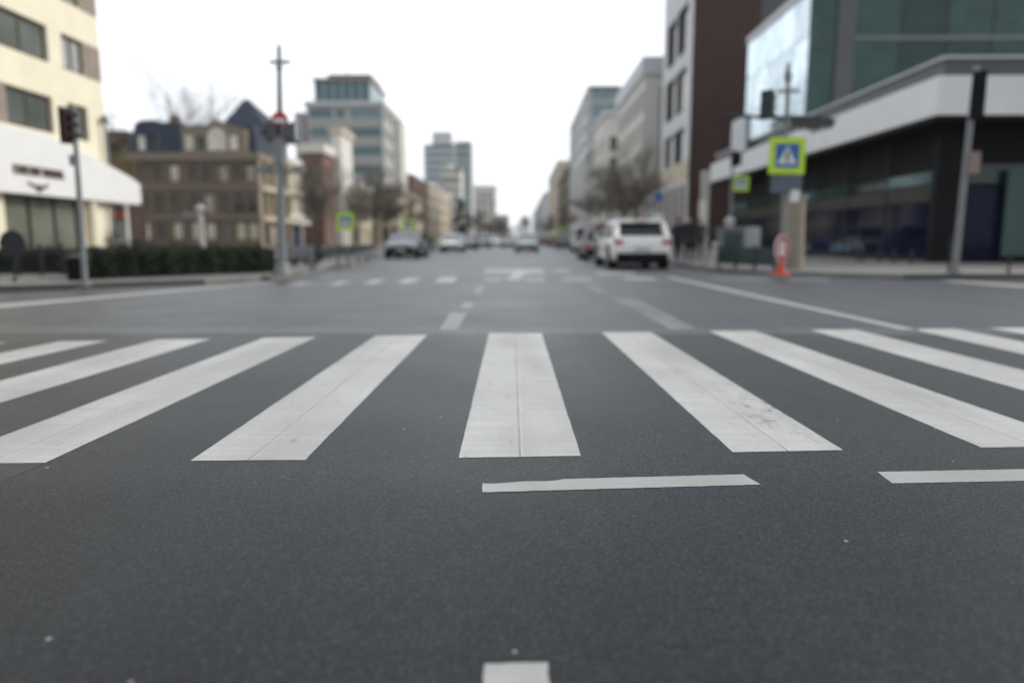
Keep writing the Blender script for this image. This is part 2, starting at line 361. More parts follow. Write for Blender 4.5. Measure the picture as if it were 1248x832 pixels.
for k, (a, b, y0, y1) in enumerate([(352, 372, 344, 348), (403, 417, 342.6, 347.6), (445, 461, 340.6, 345.6), (486, 505, 339.2, 345), (531, 554, 338, 344.4), (640, 664, 338.2, 343), (686, 722, 338.6, 342.4), (590, 612, 338.6, 342.4), (762, 800, 337.5, 341.5)]):
    sl = (633 - a) * .055
    marking('far_crosswalk_stripe', [(a + sl, y0), (b + sl, y0), (b - sl * .4, y1), (a - sl * .4, y1)], M_paint_line if 0 < k < 5 else M_worn2,
            ['pale stripe of the far crosswalk nearest the tall signal pole', 'slanting far crosswalk stripe, second from the tall signal pole', 'slanting far crosswalk stripe, third from the tall signal pole', 'slanting far crosswalk stripe, fourth from the tall signal pole', 'bright slanting far crosswalk stripe, fifth from the tall signal pole',
             'faint far crosswalk stripe under the painted arrow', 'faint far crosswalk stripe to the right of the painted arrow', 'faint far crosswalk stripe to the left of the painted arrow', 'faint far crosswalk stripe in front of the white SUV'][k], 'crosswalk stripe', FZ, ny=4)
for k in range(6):
    x = 592 + k * 5.2
    marking('painted_bar', [(x, 327.5), (x + 3.6, 327.5), (x + 3.2, 333.5), (x - .4, 333.5)], M_paint_line, 'short white painted bar in the row left of the painted arrow', 'road marking', 'row of short painted bars beside the arrow', ny=4)
marking('painted_bar', [(676, 327.5), (692, 327.5), (695, 332), (674, 332)], M_worn2, 'pale painted block just right of the painted arrow', ny=4)
marking('painted_bar', [(728, 331.5), (772, 331.5), (778, 334.8), (728, 334.8)], M_worn2, 'wide pale painted bar behind the SUV rear wheels', ny=4)
marking('painted_bar', [(520, 331), (560, 331), (552, 334), (508, 334)], M_worn, 'faint wide painted bar left of the row of short bars', ny=4)
ar = MB(); pts = [(624, 328), (661, 328), (664, 333.4), (640, 333.4), (636, 337.5), (633, 341.5), (615, 341.5), (622, 337), (624, 333.4)]
P = [G(*p) for p in pts]; ar.face([(p.x, p.y, .0024) for p in P][::-1], M_paint_line); o = ar.build('painted_arrow'); o.data.uv_layers.new(name='UVMap')
tag(o, 'white bent arrow painted on the far road before the oncoming cars', 'road marking', kind='structure')
wp = marking('worn_paint_patch', [(-40, 563.5), (54, 564.8), (0, 588), (-60, 612)], mat('paler_asphalt', (.06, .057, .052), .7, var=.25, scale=60, bmp=.4), 'paler wedge of asphalt at the left edge of the near road', z=.0008, nx=4, ny=4)
# ------------------------------------------------------------------ buildings
def opens(n, w, rows, ww, m0=0, m1=0):
    """n openings of width ww evenly on a face of width w, for every (z0,z1) row"""
    st = (w - m0 - m1) / n
    return [(m0 + st * (i + .5) - ww / 2, m0 + st * (i + .5) + ww / 2, a, b) for (a, b) in rows for i in range(n)]
def fmap(face, x0, x1, y0, y1):
    return {'S': lambda u, z, d: (x0 + u, y0 - d, z), 'E': lambda u, z, d: (x1 + d, y0 + u, z), 'W': lambda u, z, d: (x0 - d, y1 - u, z), 'N': lambda u, z, d: (x1 - u, y1 + d, z)}[face]
def wallface(mb, f, w, h, ops, m, rec=.2, z0=0):
    us = sorted({0, w} | {o[0] for o in ops} | {o[1] for o in ops}); zs = sorted({z0, h} | {o[2] for o in ops} | {o[3] for o in ops})
    for i in range(len(us) - 1):
        j = 0
        while j < len(zs) - 1:
            cu = (us[i] + us[i + 1]) / 2; cz = (zs[j] + zs[j + 1]) / 2
            if not any(o[0] < cu < o[1] and o[2] < cz < o[3] for o in ops):
                k = j
                mb.face([f(us[i], zs[k], 0), f(us[i + 1], zs[k], 0), f(us[i + 1], zs[k + 1], 0), f(us[i], zs[k + 1], 0)], m)
            j += 1
    for a, b, c, d in ops:
        mb.face([f(a, c, 0), f(b, c, 0), f(b, c, -rec), f(a, c, -rec)], m); mb.face([f(a, d, -rec), f(b, d, -rec), f(b, d, 0), f(a, d, 0)], m)
        mb.face([f(a, c, 0), f(a, c, -rec), f(a, d, -rec), f(a, d, 0)], m); mb.face([f(b, c, -rec), f(b, c, 0), f(b, d, 0), f(b, d, -rec)], m)
def window(parent, f, o, gm, fm, rec=.2, mull=1, trans=0, sub=True, fw=.07, name='window'):
    a, b, c, d = o; fr = MB()
    def bar(u0, u1, z0, z1, t=.05):
        P = [f(u0, z0, -rec), f(u1, z0, -rec), f(u1, z1, -rec), f(u0, z1, -rec)]; Q = [f(u0, z0, -rec + t), f(u1, z0, -rec + t), f(u1, z1, -rec + t), f(u0, z1, -rec + t)]
        fr.face(Q, fm)
        for i in range(4): j = (i + 1) % 4; fr.face([P[i], P[j], Q[j], Q[i]], fm)
    bar(a, a + fw, c, d); bar(b - fw, b, c, d); bar(a + fw, b - fw, c, c + fw); bar(a + fw, b - fw, d - fw, d)
    for k in range(mull): u = a + (b - a) * (k + 1) / (mull + 1); bar(u - fw / 2, u + fw / 2, c + fw, d - fw, .045)
    for k in range(trans): z = c + (d - c) * (k + 1) / (trans + 1); bar(a + fw, b - fw, z - fw / 2, z + fw / 2, .04)
    pane = MB() if sub else fr
    pane.face([f(a + .01, c + .01, -rec + .012), f(b - .01, c + .01, -rec + .012), f(b - .01, d - .01, -rec + .012), f(a + .01, d - .01, -rec + .012)], gm)
    w = fr.build(name, parent)
    if sub: pane.build('pane', w)
    return w
def building(name, label, x0, x1, y0, y1, h, wm, faces={}, gm=None, fm=None, roofm=None, cornice=None, rec=.2, mull=1, sub=True, group=None, cat='building', z0=0, parent=None, ch=.5):
    gm = gm or G_apt; fm = fm or M_white; root = parent
    if root is None: root = T(name, ((x0 + x1) / 2, (y0 + y1) / 2, 0), label, cat, group)
    off = root.location.copy()
    mb = MB(); kidsl = []
    for fc in 'SEWN':
        f0 = fmap(fc, x0 - off.x, x1 - off.x, y0 - off.y, y1 - off.y); w = (x1 - x0) if fc in 'SN' else (y1 - y0)
        ops = faces.get(fc, []); wallface(mb, f0, w, h, ops, wm, rec, z0); kidsl += [(f0, o) for o in ops]
    mb.build('wall', root)
    rf = MB(); rf.box((x0 - off.x, y0 - off.y, h - .02), (x1 - off.x, y1 - off.y, h + .25), roofm or M_roof); r = rf.build('roof', root)
    if cornice:
        c = MB(); e = .35; c.box((x0 - off.x - e, y0 - off.y - e, h - ch), (x1 - off.x + e, y1 - off.y + e, h + .3), cornice); c.build('cornice', root)
    for f0, o in kidsl: window(root, f0, o, gm, fm, rec, mull if (o[1] - o[0]) < 3 else max(1, int((o[1] - o[0]) / 1.6)), 0, sub)
    return root
M_roof = mat('roof_felt', (.10, .10, .105), .9)
G_apt = glass('house_glass', (.035, .045, .045), (.42, .41, .36), p=.62)
G_bright = glass('bright_glass', (.035, .04, .035), (.80, .74, .60), p=.45)  # pale pane tone stands in for bright sky reflections
G_teal = glass('teal_glass', (.07, .15, .17), (.18, .28, .30), p=.7)
G_green = glass('dark_green_glass', (.006, .030, .028), (.020, .065, .06), .04, .6)
G_navy = glass('navy_glass', (.003, .006, .022), None, .05, sp=.12)
G_shop = glass('shop_glass', (.13, .14, .11), None, .08)
S_cream = mat('cream_render', (.86, .79, .61), .8, var=.08, scale=1.2, bmp=.1)
S_beige = mat('beige_stone', (.62, .54, .41), .85, var=.14, scale=.6)
S_pale = mat('pale_stone', (.74, .72, .66), .8, var=.1, scale=.5)
S_grey = mat('grey_stone', (.46, .46, .44), .8, var=.12, scale=.5)
S_lgrey = mat('light_grey_panel', (.64, .655, .67), .6, var=.08, scale=.5)
S_brown = brick('brown_brick', (.145, .108, .072), (.18, .135, .09), (.19, .16, .12), 2)
S_brownst = mat('brown_stone_trim', (.26, .215, .165), .85, var=.12)
S_red = brick('red_brick', (.17, .085, .065), (.21, .11, .08), (.22, .18, .15), 2)
S_dred = brick('dark_red_brick', (.066, .032, .025), (.078, .038, .030), (.04, .028, .025), 3)
S_slate = brick('blue_slate', (.04, .055, .085), (.052, .066, .10), (.03, .04, .055), 3)
S_dkpanel = mat('dark_grey_panel', (.085, .09, .10), .5, var=.1, scale=.5)
S_fascia = mat('white_fascia', (.78, .78, .78), .55, var=.06, scale=.8)
M_taupe = mat('taupe_panel', (.30, .25, .20), .7)
M_brframe = mat('brown_frame', (.08, .06, .045), .5)
# --- cream building on the left (street facade faces the road)
XA = -15.5
def YA(px, py=130):
    d = ray(px, py); return XA * d.y / d.x   # distance where pixel column px meets the plane x = XA
y0, y1 = 12.0, YA(122, 70)
root = T('cream_building', (XA - 6, (y0 + y1) / 2, 0), 'cream rendered building with wide white shop fascia behind the black railings', 'building')
off = root.location
f = (lambda u, z, d: (XA - off.x + d, y0 - off.y + u, z))
ops = []
def ZA(px, py): return Z(px, py, YA(px, py))
ra, rb_ = (ZA(64, 163), ZA(64, 119)), (ZA(57, 76), ZA(57, 32)); fh = rb_[0] - ra[0]
rows = [ra, rb_, (rb_[0] + fh, rb_[1] + fh), (rb_[0] + 2 * fh, rb_[1] + 2 * fh)]
for za, zb in rows:
    r1 = (za, zb)
    ops += [(YA(8) - y0, YA(64) - y0, za, zb), (YA(82) - y0, YA(106) - y0, za, zb)] if za < 5 else [(YA(-4, 50) - y0, YA(58, 50) - y0, za, zb), (YA(76, 70) - y0, YA(103, 70) - y0, za, zb)]
    ops += [(4.0, 6.6, za, zb), (.6, 3.2, za, zb)]
shop = [(YA(7, 270) - y0, YA(99, 270) - y0, .15, 2.4), (.8, 8.2, .15, 2.4)]
mb = MB(); wallface(mb, f, y1 - y0, 13.5, ops + shop, S_cream, .16)
xb, ya, yb = -12.0, y0 - off.y, y1 - off.y; xs = XA - off.x
mb.face([(xs, yb, 0), (xb, yb, 0), (xb, yb, 13.5), (xs, yb, 13.5)], S_cream); mb.face([(xb, ya, 0), (xs, ya, 0), (xs, ya, 13.5), (xb, ya, 13.5)], S_cream); mb.face([(xb, ya, 0), (xb, yb, 0), (xb, yb, 13.5), (xb, ya, 13.5)][::-1], S_cream)
mb.build('wall', root); B((xb, ya, 13.5), (xs + .3, yb + .3, 13.9), S_pale, 'roof', root)
G_crm = glass('pale_reflecting_window', (.10, .115, .105), (.40, .42, .40), p=.5)
for o in ops: window(root, f, o, G_crm, M_brframe, .16, 1, 0, True, .10)
for (za, zb) in rows:
    for a, b in (((YA(-12) , YA(8) - .02),) if za < 5 else ((YA(103, 70) + .02, YA(121, 70)),)):
        B((xs, a - off.y, za), (xs + .02, b - off.y, zb), M_taupe, 'facade_panel', root)
for o in shop: window(root, f, o, G_shop, M_dark, .16, 2, 0, True, .12, 'shop_window')
# fascia: a white band with a rounded far end
fa = MB(); ytip = (XA + .42) * ray(171, 225).y / ray(171, 225).x; prof = []
def ZF(px, py): d = ray(px, py); Yq = (XA + .42) * d.y / d.x; return Z(px, py, Yq)
zb_, zt_ = ZF(60, 238), ZF(20, 156)
pts = [(9.0 - off.y, zb_), (ytip - off.y - .15, zb_ - .03), (ytip - off.y, zb_ + .1), (ytip - off.y - .02, zb_ + .78)] + [(ytip - off.y - .05 - 5.5 * t, zb_ + .78 + (zt_ - zb_ - .78) * t ** .8) for t in (.15, .35, .6, .85, 1)] + [(9.0 - off.y, zt_)]
n = len(pts); xa_, xb_ = xs + .003, xs + .42
fa.face([(xb_, y, z) for y, z in pts], M_white); fa.face([(xa_, y, z) for y, z in pts][::-1], M_white)
for i in range(n): (p, q), (r, s) = pts[i], pts[(i + 1) % n]; fa.face([(xa_, p, q), (xb_, p, q), (xb_, r, s), (xa_, r, s)][::-1], M_white)
fas = fa.build('fascia', root)
def YF(px, py): d = ray(px, py); return (XA + .42) * d.y / d.x
def glyphs(mb, n, w, h, m, place, seed):
    """strokes of unreadable lettering; place(u,z,u2,z2) adds a bar"""
    r = random.Random(seed); st = w / n
    for i in range(n):
        u = i * st; a = u + st * .1; b = u + st * .78; t = h * .2
        place(a, 0, a + t, h)
        k = r.choice('HEUTNOL')
        if k in 'HUNO': place(b - t, 0, b, h)
        if k in 'HE': place(a + t, h * .42, b if k == 'E' else b - t, h * .42 + t * .8)
        if k in 'EOT': place(a + t, h - t, b - (t if k == 'O' else 0), h)
        if k in 'EUOL': place(a + t, 0, b - (t if k in 'UO' else 0), t)
M_sgn = mat('brown_sign_letters', (.10, .065, .045), .6)
gl = MB(); ua, ub = YF(15, 205) - off.y, YF(78, 205) - off.y
zsg = ZF
zl = zsg(40, 214)
glyphs(gl, 13, ub - ua, .27, M_sgn, lambda a, z, b, z2: gl.box((xb_, ua + a, zl + z), (xb_ + .04, ua + b, zl + z2), M_sgn), 3)
gl.build('sign_lettering', fas)
em = MB(); uc = YF(46, 225) - off.y; zc = zsg(46, 228)
for k, (dy, dz, ry, rz, sl) in enumerate([(-.30, .05, .2, .05, -.06), (-.02, 0, .15, .08, .03), (.28, .02, .22, .06, .08), (.05, -.11, .10, .05, 0)]):
    pp = [(uc + dy + ry * math.cos(t), zc + dz + rz * math.sin(t) + sl * math.cos(t)) for t in [i * math.pi / 6 for i in range(12)]]
    em.face([(xb_ + .03 + k * .004, y, z) for y, z in pp], M_sgn)
    for i in range(12): (p, q), (r, s) = pp[i], pp[(i + 1) % 12]; em.face([(xb_, p, q), (xb_ + .03 + k * .004, p, q), (xb_ + .03 + k * .004, r, s), (xb_, r, s)], M_sgn)
em.build('sign_emblem', fas)
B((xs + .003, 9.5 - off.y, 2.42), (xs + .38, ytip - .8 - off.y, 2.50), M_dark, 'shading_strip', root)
MB().tube([(xs + .2, YA(108, 280) - off.y, 0), (xs + .2, YA(108, 280) - off.y, 2.42)], .13, S_cream, 10).build('column', root)
# --- small dark shop building beyond the canopy
building('corner_shop', 'low dark brick shop with red awning seen past the white fascia end', X(96, 58), X(161, 58), 58, 60.5, 5.2, S_dred,
         {'S': opens(3, X(161, 58) - X(96, 58), [(.6, 2.6)], 1.2) + opens(3, X(161, 58) - X(96, 58), [(3.4, 4.5)], .9)}, G_apt, M_brframe)
sh = [o for o in col.objects if o.name == 'corner_shop'][0]
B((-2.1, -1.9, 2.75), (2.1, -1.252, 3.05), M_red, 'awning', sh)
building('dark_gabled_house', 'dark brown house squeezed between cream building and slate-roofed corner house', X(120, 82), X(169, 82), 82, 95, Z(150, 205, 82), S_brown,
         {'S': opens(3, X(169, 82) - X(120, 82), [(2, 3.6), (5, 6.6)], .9)}, G_apt, M_brframe)
hh = bpy.data.objects['dark_gabled_house']; zt = Z(150, 205, 82); hw = (X(169, 82) - X(120, 82)) / 2
rm = MB(); S_dk = mat('dark_roof', (.045, .04, .04), .8); zr = Z(150, 160, 82)
rm.slab([(-hw, zt), (hw, zt), (hw * .93, zr), (-hw * .93, zr)], -6.8, 6.4, S_dk); rm.build('roof', hh)
# --- slate-roofed corner house
Y0 = 75; xl, xr = X(165, Y0), X(318, Y0); W = xr - xl
zc = Z(240, 190, Y0); zm = Z(200, 148, Y0)
def zz(y): return Z(240, y, Y0)
cols = [178, 198, 217, 240, 257, 276, 294, 309]
ops = []
for c in cols:
    u = X(c, Y0) - xl; w = .48
    ops += [(u - w, u + w, zz(221), zz(201)), (u - w, u + w, zz(260), zz(236)), (u - w, u + w, zz(292), zz(271))]
Dp = Y0 * 0 + 9.5
sid = opens(4, Dp, [(zz(221), zz(201)), (zz(260), zz(236))], 1.05) + opens(3, Dp, [(.5, zz(274))], 2.1)
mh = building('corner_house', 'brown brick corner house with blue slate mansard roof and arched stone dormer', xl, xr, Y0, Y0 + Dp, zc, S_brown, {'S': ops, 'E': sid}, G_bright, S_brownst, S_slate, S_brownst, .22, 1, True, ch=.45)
ox, oy = mh.location.x, mh.location.y
for i, y in enumerate((228, 265)):
    B((xl - ox - .1, Y0 - oy - .14, zz(y) - .14), (xr - ox + .14, Y0 - oy - .002, zz(y) + .14), S_brownst, 'string_course', mh)
# light stone end face pilasters and balconies
for k in range(5):
    B((xr - ox + .002, Y0 - oy + .02 + k * 2.3, 0), (xr - ox + .28, Y0 - oy + .3 + k * 2.3, zc - .45), S_beige, 'pilaster', mh)
for y in (228, 265): B((xr - ox + .003, Y0 - oy + .05, zz(y) - .35), (xr - ox + .55, Y0 + Dp - oy - .05, zz(y) + .12), S_beige, 'balcony', mh)
# mansard: sloped slate sides
def frustum(mb, a, b, z0, z1, ins, m):
    (ax, ay), (bx, by) = a, b
    lo = [(ax, ay), (bx, ay), (bx, by), (ax, by)]; hi = [(ax + ins, ay + ins), (bx - ins, ay + ins), (bx - ins, by - ins), (ax + ins, by - ins)]
    for i in range(4): j = (i + 1) % 4; mb.face([(*lo[i], z0), (*lo[j], z0), (*hi[j], z1), (*hi[i], z1)], m)
    mb.face([(*p, z1) for p in hi], m)
ms = MB(); frustum(ms, (xl - ox, Y0 - oy), (X(232, Y0) - ox, Y0 + Dp - oy), zc + .3, zm, .55, S_slate); msr = ms.build('mansard_roof', mh)
ms = MB(); frustum(ms, (X(232, Y0) - ox + .002, Y0 - oy + .5), (xr - ox - .1, Y0 + Dp - oy), zc + .3, zz(150), .45, S_slate); ms.build('mansard_roof', mh)
ms = MB(); pa = (X(256, Y0) - ox, Y0 - oy + 3); pb = (X(334, Y0 + 3) - ox, Y0 + Dp + 5 - oy); ap = (X(305, Y0 + 5) - ox, Y0 + 6 - oy, Z(305, 119, Y0 + 5))
zq = zz(154); q = [(*pa, zq), (pb[0], pa[1], zq), (*pb, zq), (pa[0], pb[1], zq)]
apl = (ap[0] - .25, ap[1], ap[2]); apr = (ap[0] + .25, ap[1], ap[2])
ms.face([q[0], q[1], apr, apl], S_slate); ms.face([q[1], q[2], apr], S_slate); ms.face([q[2], q[3], apl, apr], S_slate); ms.face([q[3], q[0], apl], S_slate); ms.build('hip_roof', mh)
for px, w in ((181, .5), (201, .5)):   # dormer windows on the slate
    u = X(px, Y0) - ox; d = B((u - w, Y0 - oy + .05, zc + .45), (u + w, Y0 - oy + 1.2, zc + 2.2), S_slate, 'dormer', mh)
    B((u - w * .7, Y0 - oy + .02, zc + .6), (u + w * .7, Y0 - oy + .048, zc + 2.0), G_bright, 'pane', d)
# stone dormer bay with arch
d0, d1 = X(230, Y0) - ox, X(306, Y0) - ox; dm = MB(); zA = zz(153); zB = zz(143)
def arch(cx, hw, z0, zs, n=10): return [(cx - hw, z0), (cx + hw, z0)] + [(cx + hw * math.cos(t), zs + hw * math.sin(t)) for t in [math.pi * i / n for i in range(n + 1)]]
dm.slab([(d0, zc + .3), (d1, zc + .3), (d1, zz(158)), (d1 - .6, zz(155)), (X(284, Y0) - ox, zz(152)), (X(272, Y0) - ox, zz(145)), (X(262, Y0) - ox, zz(152)), (d0 + .3, zz(156)), (d0, zz(158))], Y0 - oy - .16, Y0 - oy + .9, S_brownst)
db = dm.build('dormer', mh)
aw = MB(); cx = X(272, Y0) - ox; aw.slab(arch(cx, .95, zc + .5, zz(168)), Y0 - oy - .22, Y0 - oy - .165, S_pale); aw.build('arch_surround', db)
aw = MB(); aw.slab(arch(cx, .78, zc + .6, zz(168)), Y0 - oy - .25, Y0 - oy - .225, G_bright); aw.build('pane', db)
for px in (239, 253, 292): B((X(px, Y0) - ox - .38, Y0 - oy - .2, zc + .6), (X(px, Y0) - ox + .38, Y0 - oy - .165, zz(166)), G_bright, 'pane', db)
for px, hgt in ((175, 141), (207, 135)):
    B((X(px, Y0) - ox - (.9 if px < 180 else .45), Y0 - oy + 2.5, zm - .1), (X(px, Y0) - ox + (.9 if px < 180 else .45), Y0 - oy + 3.4, zz(hgt)), S_red if px > 180 else S_brown, 'chimney', mh)
# --- pale stone house next along the street
def street_left(name, label, pxf, pxn, x1, h, wm, rows, n, gm=None, cor=None, depth=16, sw=None, sf=None, mull=1, ww=1.2, fm=None):
    """pxn < pxf: near and far pixel columns of the street face lying in x = x1"""
    ya, yb = x1 * F / (pxn - 633), x1 * F / (pxf - 633)
    fc = {'E': opens(n, yb - ya, rows, ww)}
    if sf: fc['S'] = opens(sf, depth, rows, ww)
    return building(name, label, x1 - depth, x1, ya, yb, h, wm, fc, gm, fm, None, cor, sub=False, mull=mull)
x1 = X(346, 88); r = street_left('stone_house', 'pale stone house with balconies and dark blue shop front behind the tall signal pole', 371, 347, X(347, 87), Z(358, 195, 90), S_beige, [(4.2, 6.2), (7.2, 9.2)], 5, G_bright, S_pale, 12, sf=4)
ox, oy = r.location.x, r.location.y; xx = X(347, 87) - ox
for z in (3.9, 6.9): B((xx + .003, -3.5, z - .25), (xx + .7, 3.5, z), S_pale, 'balcony', r)
B((xx + .003, -3.8, 2.9), (xx + 1.3, 3.4, 3.3), S_pale, 'awning', r); B((xx + .003, -3.6, .1), (xx + .12, 3.2, 2.7), mat('navy_shopfront', (.02, .04, .09), .4), 'shopfront', r)
Yb = 98; xa, xb2 = X(371, Yb), X(397, Yb)
rb = building('red_brick_house', 'red brick house with white cornice behind the leafless street tree', xa, xb2, Yb, Yb + 7, Z(390, 178, Yb), S_red, {'S': opens(3, xb2 - xa, [(3.9, 5.6), (6.6, 8.3), (9.2, 10.8)], .8), 'E': opens(3, 7, [(.6, 3), (3.9, 5.6), (6.6, 8.3), (9.2, 10.8)], 1.0)}, G_apt, S_pale, None, S_pale, sub=False, ch=.9)
Yb = 104; building('cream_narrow_house', 'narrow cream house rising beside the red brick house', X(408, Yb), X(419, Yb), Yb, Yb + 7, Z(413, 158, Yb), S_pale, {'E': opens(2, 7, [(3.9, 5.6), (6.6, 8.3), (9.6, 11.3)], 1.2)}, G_apt, S_beige, None, S_beige, sub=False)
Yb = 108; building('low_cream_house', 'low cream house with brown doorway under the first lime sign', X(419, Yb), X(440, Yb), Yb, Yb + 9, Z(425, 226, Yb), S_beige, {'S': opens(2, X(440, Yb) - X(419, Yb), [(.5, 2.8), (4, 6)], .8), 'E': opens(3, 9, [(.5, 2.8), (4, 6)], 1.2)}, G_apt, S_brownst, None, S_pale, sub=False)
Yb = 118; building('row_house', 'grey cream row house behind the dense bare trees', X(440, Yb), X(487, Yb), Yb, Yb + 30, Z(460, 232, Yb), S_beige, {'S': opens(4, X(487, Yb) - X(440, Yb), [(.6, 3), (4.2, 6)], 1.0), 'E': opens(8, 30, [(.6, 3), (4.2, 6), (7, 8.2)], 1.4)}, G_apt, S_brownst, None, S_brownst, sub=False)
# --- glass office block
Yb = 132; xa, xb2 = at(374, 160, Yb).x, at(467, 150, Yb).x; W = xb2 - xa; h1 = Z(420, 126, Yb)
rows = [(h1 - 2.6 - 3.3 * k, h1 - .9 - 3.3 * k) for k in range(6)]
ob = building('office_block', 'stepped glass and stone office block, tallest on the left side of the street', xa, xb2, Yb, Yb + 18, h1, S_grey, {'S': [(u0, u1, a, b) for a, b in rows for u0, u1 in ((.6, 1.6 + W * .22), (W * .22 + 2.2, W * .5), (W * .5 + 1.0, W - .5))], 'E': opens(5, 18, rows, 2.0)}, G_teal, S_lgrey, None, S_lgrey, sub=False, ch=.4)
ox, oy = ob.location.x, ob.location.y
def boxpart(parent, nm, a, b, m): return B(a, b, m, nm, parent)
h2 = Z(420, 97, Yb); u = boxpart(ob, 'upper_storey', (at(382, 110, Yb).x - ox, -8, h1 + .3), (at(450, 110, Yb).x - ox, 6, h2), G_teal)
for k in range(7): xk = at(382 + k * 11.2, 110, Yb).x - ox; boxpart(ob, 'mullion', (xk - .12, -8.12, h1 + .3), (xk + .12, -8.002, h2), S_grey)
boxpart(ob, 'cornice', (at(379, 97, Yb).x - ox, -8.6, h2 + .003), (at(452, 97, Yb).x - ox, 6.4, h2 + .4), mat('pinkish_stone', (.45, .33, .28), .8))
boxpart(ob, 'penthouse', (at(394, 90, Yb).x - ox, -6, h2 + .4), (at(448, 90, Yb).x - ox, 4, Z(420, 86, Yb)), S_dkpanel)
boxpart(ob, 'roof_mast', (X(420, Yb) - ox - .06, -3, Z(420, 86, Yb)), (X(420, Yb) - ox + .06, -2.9, Z(420, 76, Yb)), M_steel)
boxpart(ob, 'side_wing', (X(360, Yb) - ox, -6.5, 0), (X(372, Yb) - ox - .01, 6, Z(365, 134, Yb)), S_grey)
boxpart(ob, 'stair_tower', (xb2 - ox + .01, 2, 0), (xb2 - ox + 1.4, 8.9, h1 - 1), S_pale)
# --- houses further along the left side
def yfar(x, px): return x * F / (px - 633)
xs_ = X(503, 150); ya = 150; yb = yfar(xs_, 521)
building('brick_row_house', 'cream row house with dark brick end wall beyond the bare trees', xs_ - 3.0, xs_, ya, yb, Z(503, 214, ya), S_red, {'E': opens(8, yb - ya, [(.8, 3.2), (4.4, 6.4), (7.4, 9.4), (10.4, 12)], 1.6)}, G_apt, S_beige, None, S_brownst, sub=False)
building('cream_row_house', 'long cream row house between the brick end wall and the white tower', xs_ - 6, xs_ + .6, yb + .5, yfar(xs_, 548), Z(525, 223, yb), S_beige, {'E': opens(14, yfar(xs_, 548) - yb - .5, [(.8, 3.2), (4.4, 6.4), (7.4, 9.4), (10.4, 12)], 1.6)}, G_apt, S_red, None, S_pale, sub=False)
Yb = 300; building('white_tower', 'pale tower with a rounded bright top in front of the tall grey tower', X(538, Yb), X(562, Yb), Yb, Yb + 14, Z(548, 206, Yb), S_pale, {'S': opens(3, X(562, Yb) - X(538, Yb), [(4 + 4 * k, 6.4 + 4 * k) for k in range(7)], 1.8)}, G_apt, S_grey, None, None, sub=False)
dm = MB(); wt = bpy.data.objects['white_tower']; zt = Z(548, 206, Yb)
dm.tube([(-1.2, 0, zt), (-1.2, 0, zt + 1.3), (-1.2, 0, zt + 2.2), (-1.2, 0, zt + 2.6)], [2.6, 2.6, 1.7, .3], S_pale, 16); dm.build('domed_top', wt, smooth=50)
Yb = 400; xa, xb2 = X(518, Yb), X(556, Yb); building('grey_tower', 'tallest grey tower at the far end of the left side', xa, xb2, Yb, Yb + 20, Z(530, 178, Yb), S_lgrey, {'S': [(1, xb2 - xa - 1, 8 + 4.2 * k, 10.4 + 4.2 * k) for k in range(11)]}, G_teal, S_lgrey, None, None, sub=False)
gt = bpy.data.objects['grey_tower']; ox = gt.location.x
boxpart(gt, 'slab_wing', (xb2 - ox + .01, -10, 0), (X(575, Yb) - ox, 8, Z(560, 172, Yb)), S_grey)
boxpart(gt, 'roof_block', (X(528, Yb) - ox, -8, Z(530, 178, Yb) + .26), (X(551, Yb) - ox, 8, Z(530, 160, Yb)), S_lgrey)
for k in range(11): boxpart(gt, 'window_band', (xb2 - ox + .6, -10.1, 8 + 4.2 * k), (X(575, Yb) - ox - .6, -10.003, 10.2 + 4.2 * k), G_teal)
Yb = 450; building('far_pale_block', 'pale distant block right of the tall grey tower', X(578, Yb), X(604, Yb), Yb, Yb + 30, Z(590, 227, Yb), S_pale, {'S': opens(4, X(604, Yb) - X(578, Yb), [(4 + 4.5 * k, 6.5 + 4.5 * k) for k in range(6)], 1.9)}, G_apt, S_grey, None, S_grey, sub=False)
Yb = 620; building('distant_block', 'hazy low block beside the gap where the street ends', X(604, Yb), X(620, Yb), Yb, Yb + 30, Z(612, 262, Yb), S_grey, {'S': opens(3, X(620, Yb) - X(604, Yb), [(4, 6.5), (9, 11.5), (14, 16.5)], 2)}, G_apt, S_grey, sub=False)
# ------------------------------------------------------------------ right side buildings
XR = 14.1
def yr(px, x=XR, py=292):
    d = ray(px, py); return x * d.y / d.x
# --- corner pavilion: low glass front under a deep white fascia, glass box above
yC = yr(1143, py=115); yE = yr(866, py=215)
pv = T('glass_corner_building', (22, 38, 0), 'dark glass corner building with deep white fascia over the pavement', 'building')
ox, oy = 22, 38
zb0 = Z(1142, 142, yC); zt0 = Z(1142, 92, yC); zt1 = Z(1155, 69, yC)
xe = 48
mb = MB(); mb.prism([(XR - ox, yC - oy), (xe - ox, yC - oy), (xe - ox, yE - oy), (XR - ox, yE - oy)], zb0 + .05, zt0, S_fascia, S_fascia)
mb.build('fascia', pv)
mb = MB(); x_in = XR - ox + .35; mb.prism([(x_in, yC - oy + .35), (xe - ox - .01, yC - oy + .35), (xe - ox - .01, yE - oy - .1), (x_in, yE - oy - .1)], zt0 + .003, zt1, S_dkpanel); mb.build('parapet', pv)
B((x_in - .12, yC - oy + .23, zt1 + .002), (xe - ox - .02, yE - oy - .05, zt1 + .08), S_lgrey, 'parapet_cap', pv)
mb = MB(); mb.box((XR - ox + .06, yC - oy + .06, zb0 - .1), (xe - ox - .1, yE - oy - .1, zb0 + .047), M_black); mb.build('soffit', pv)
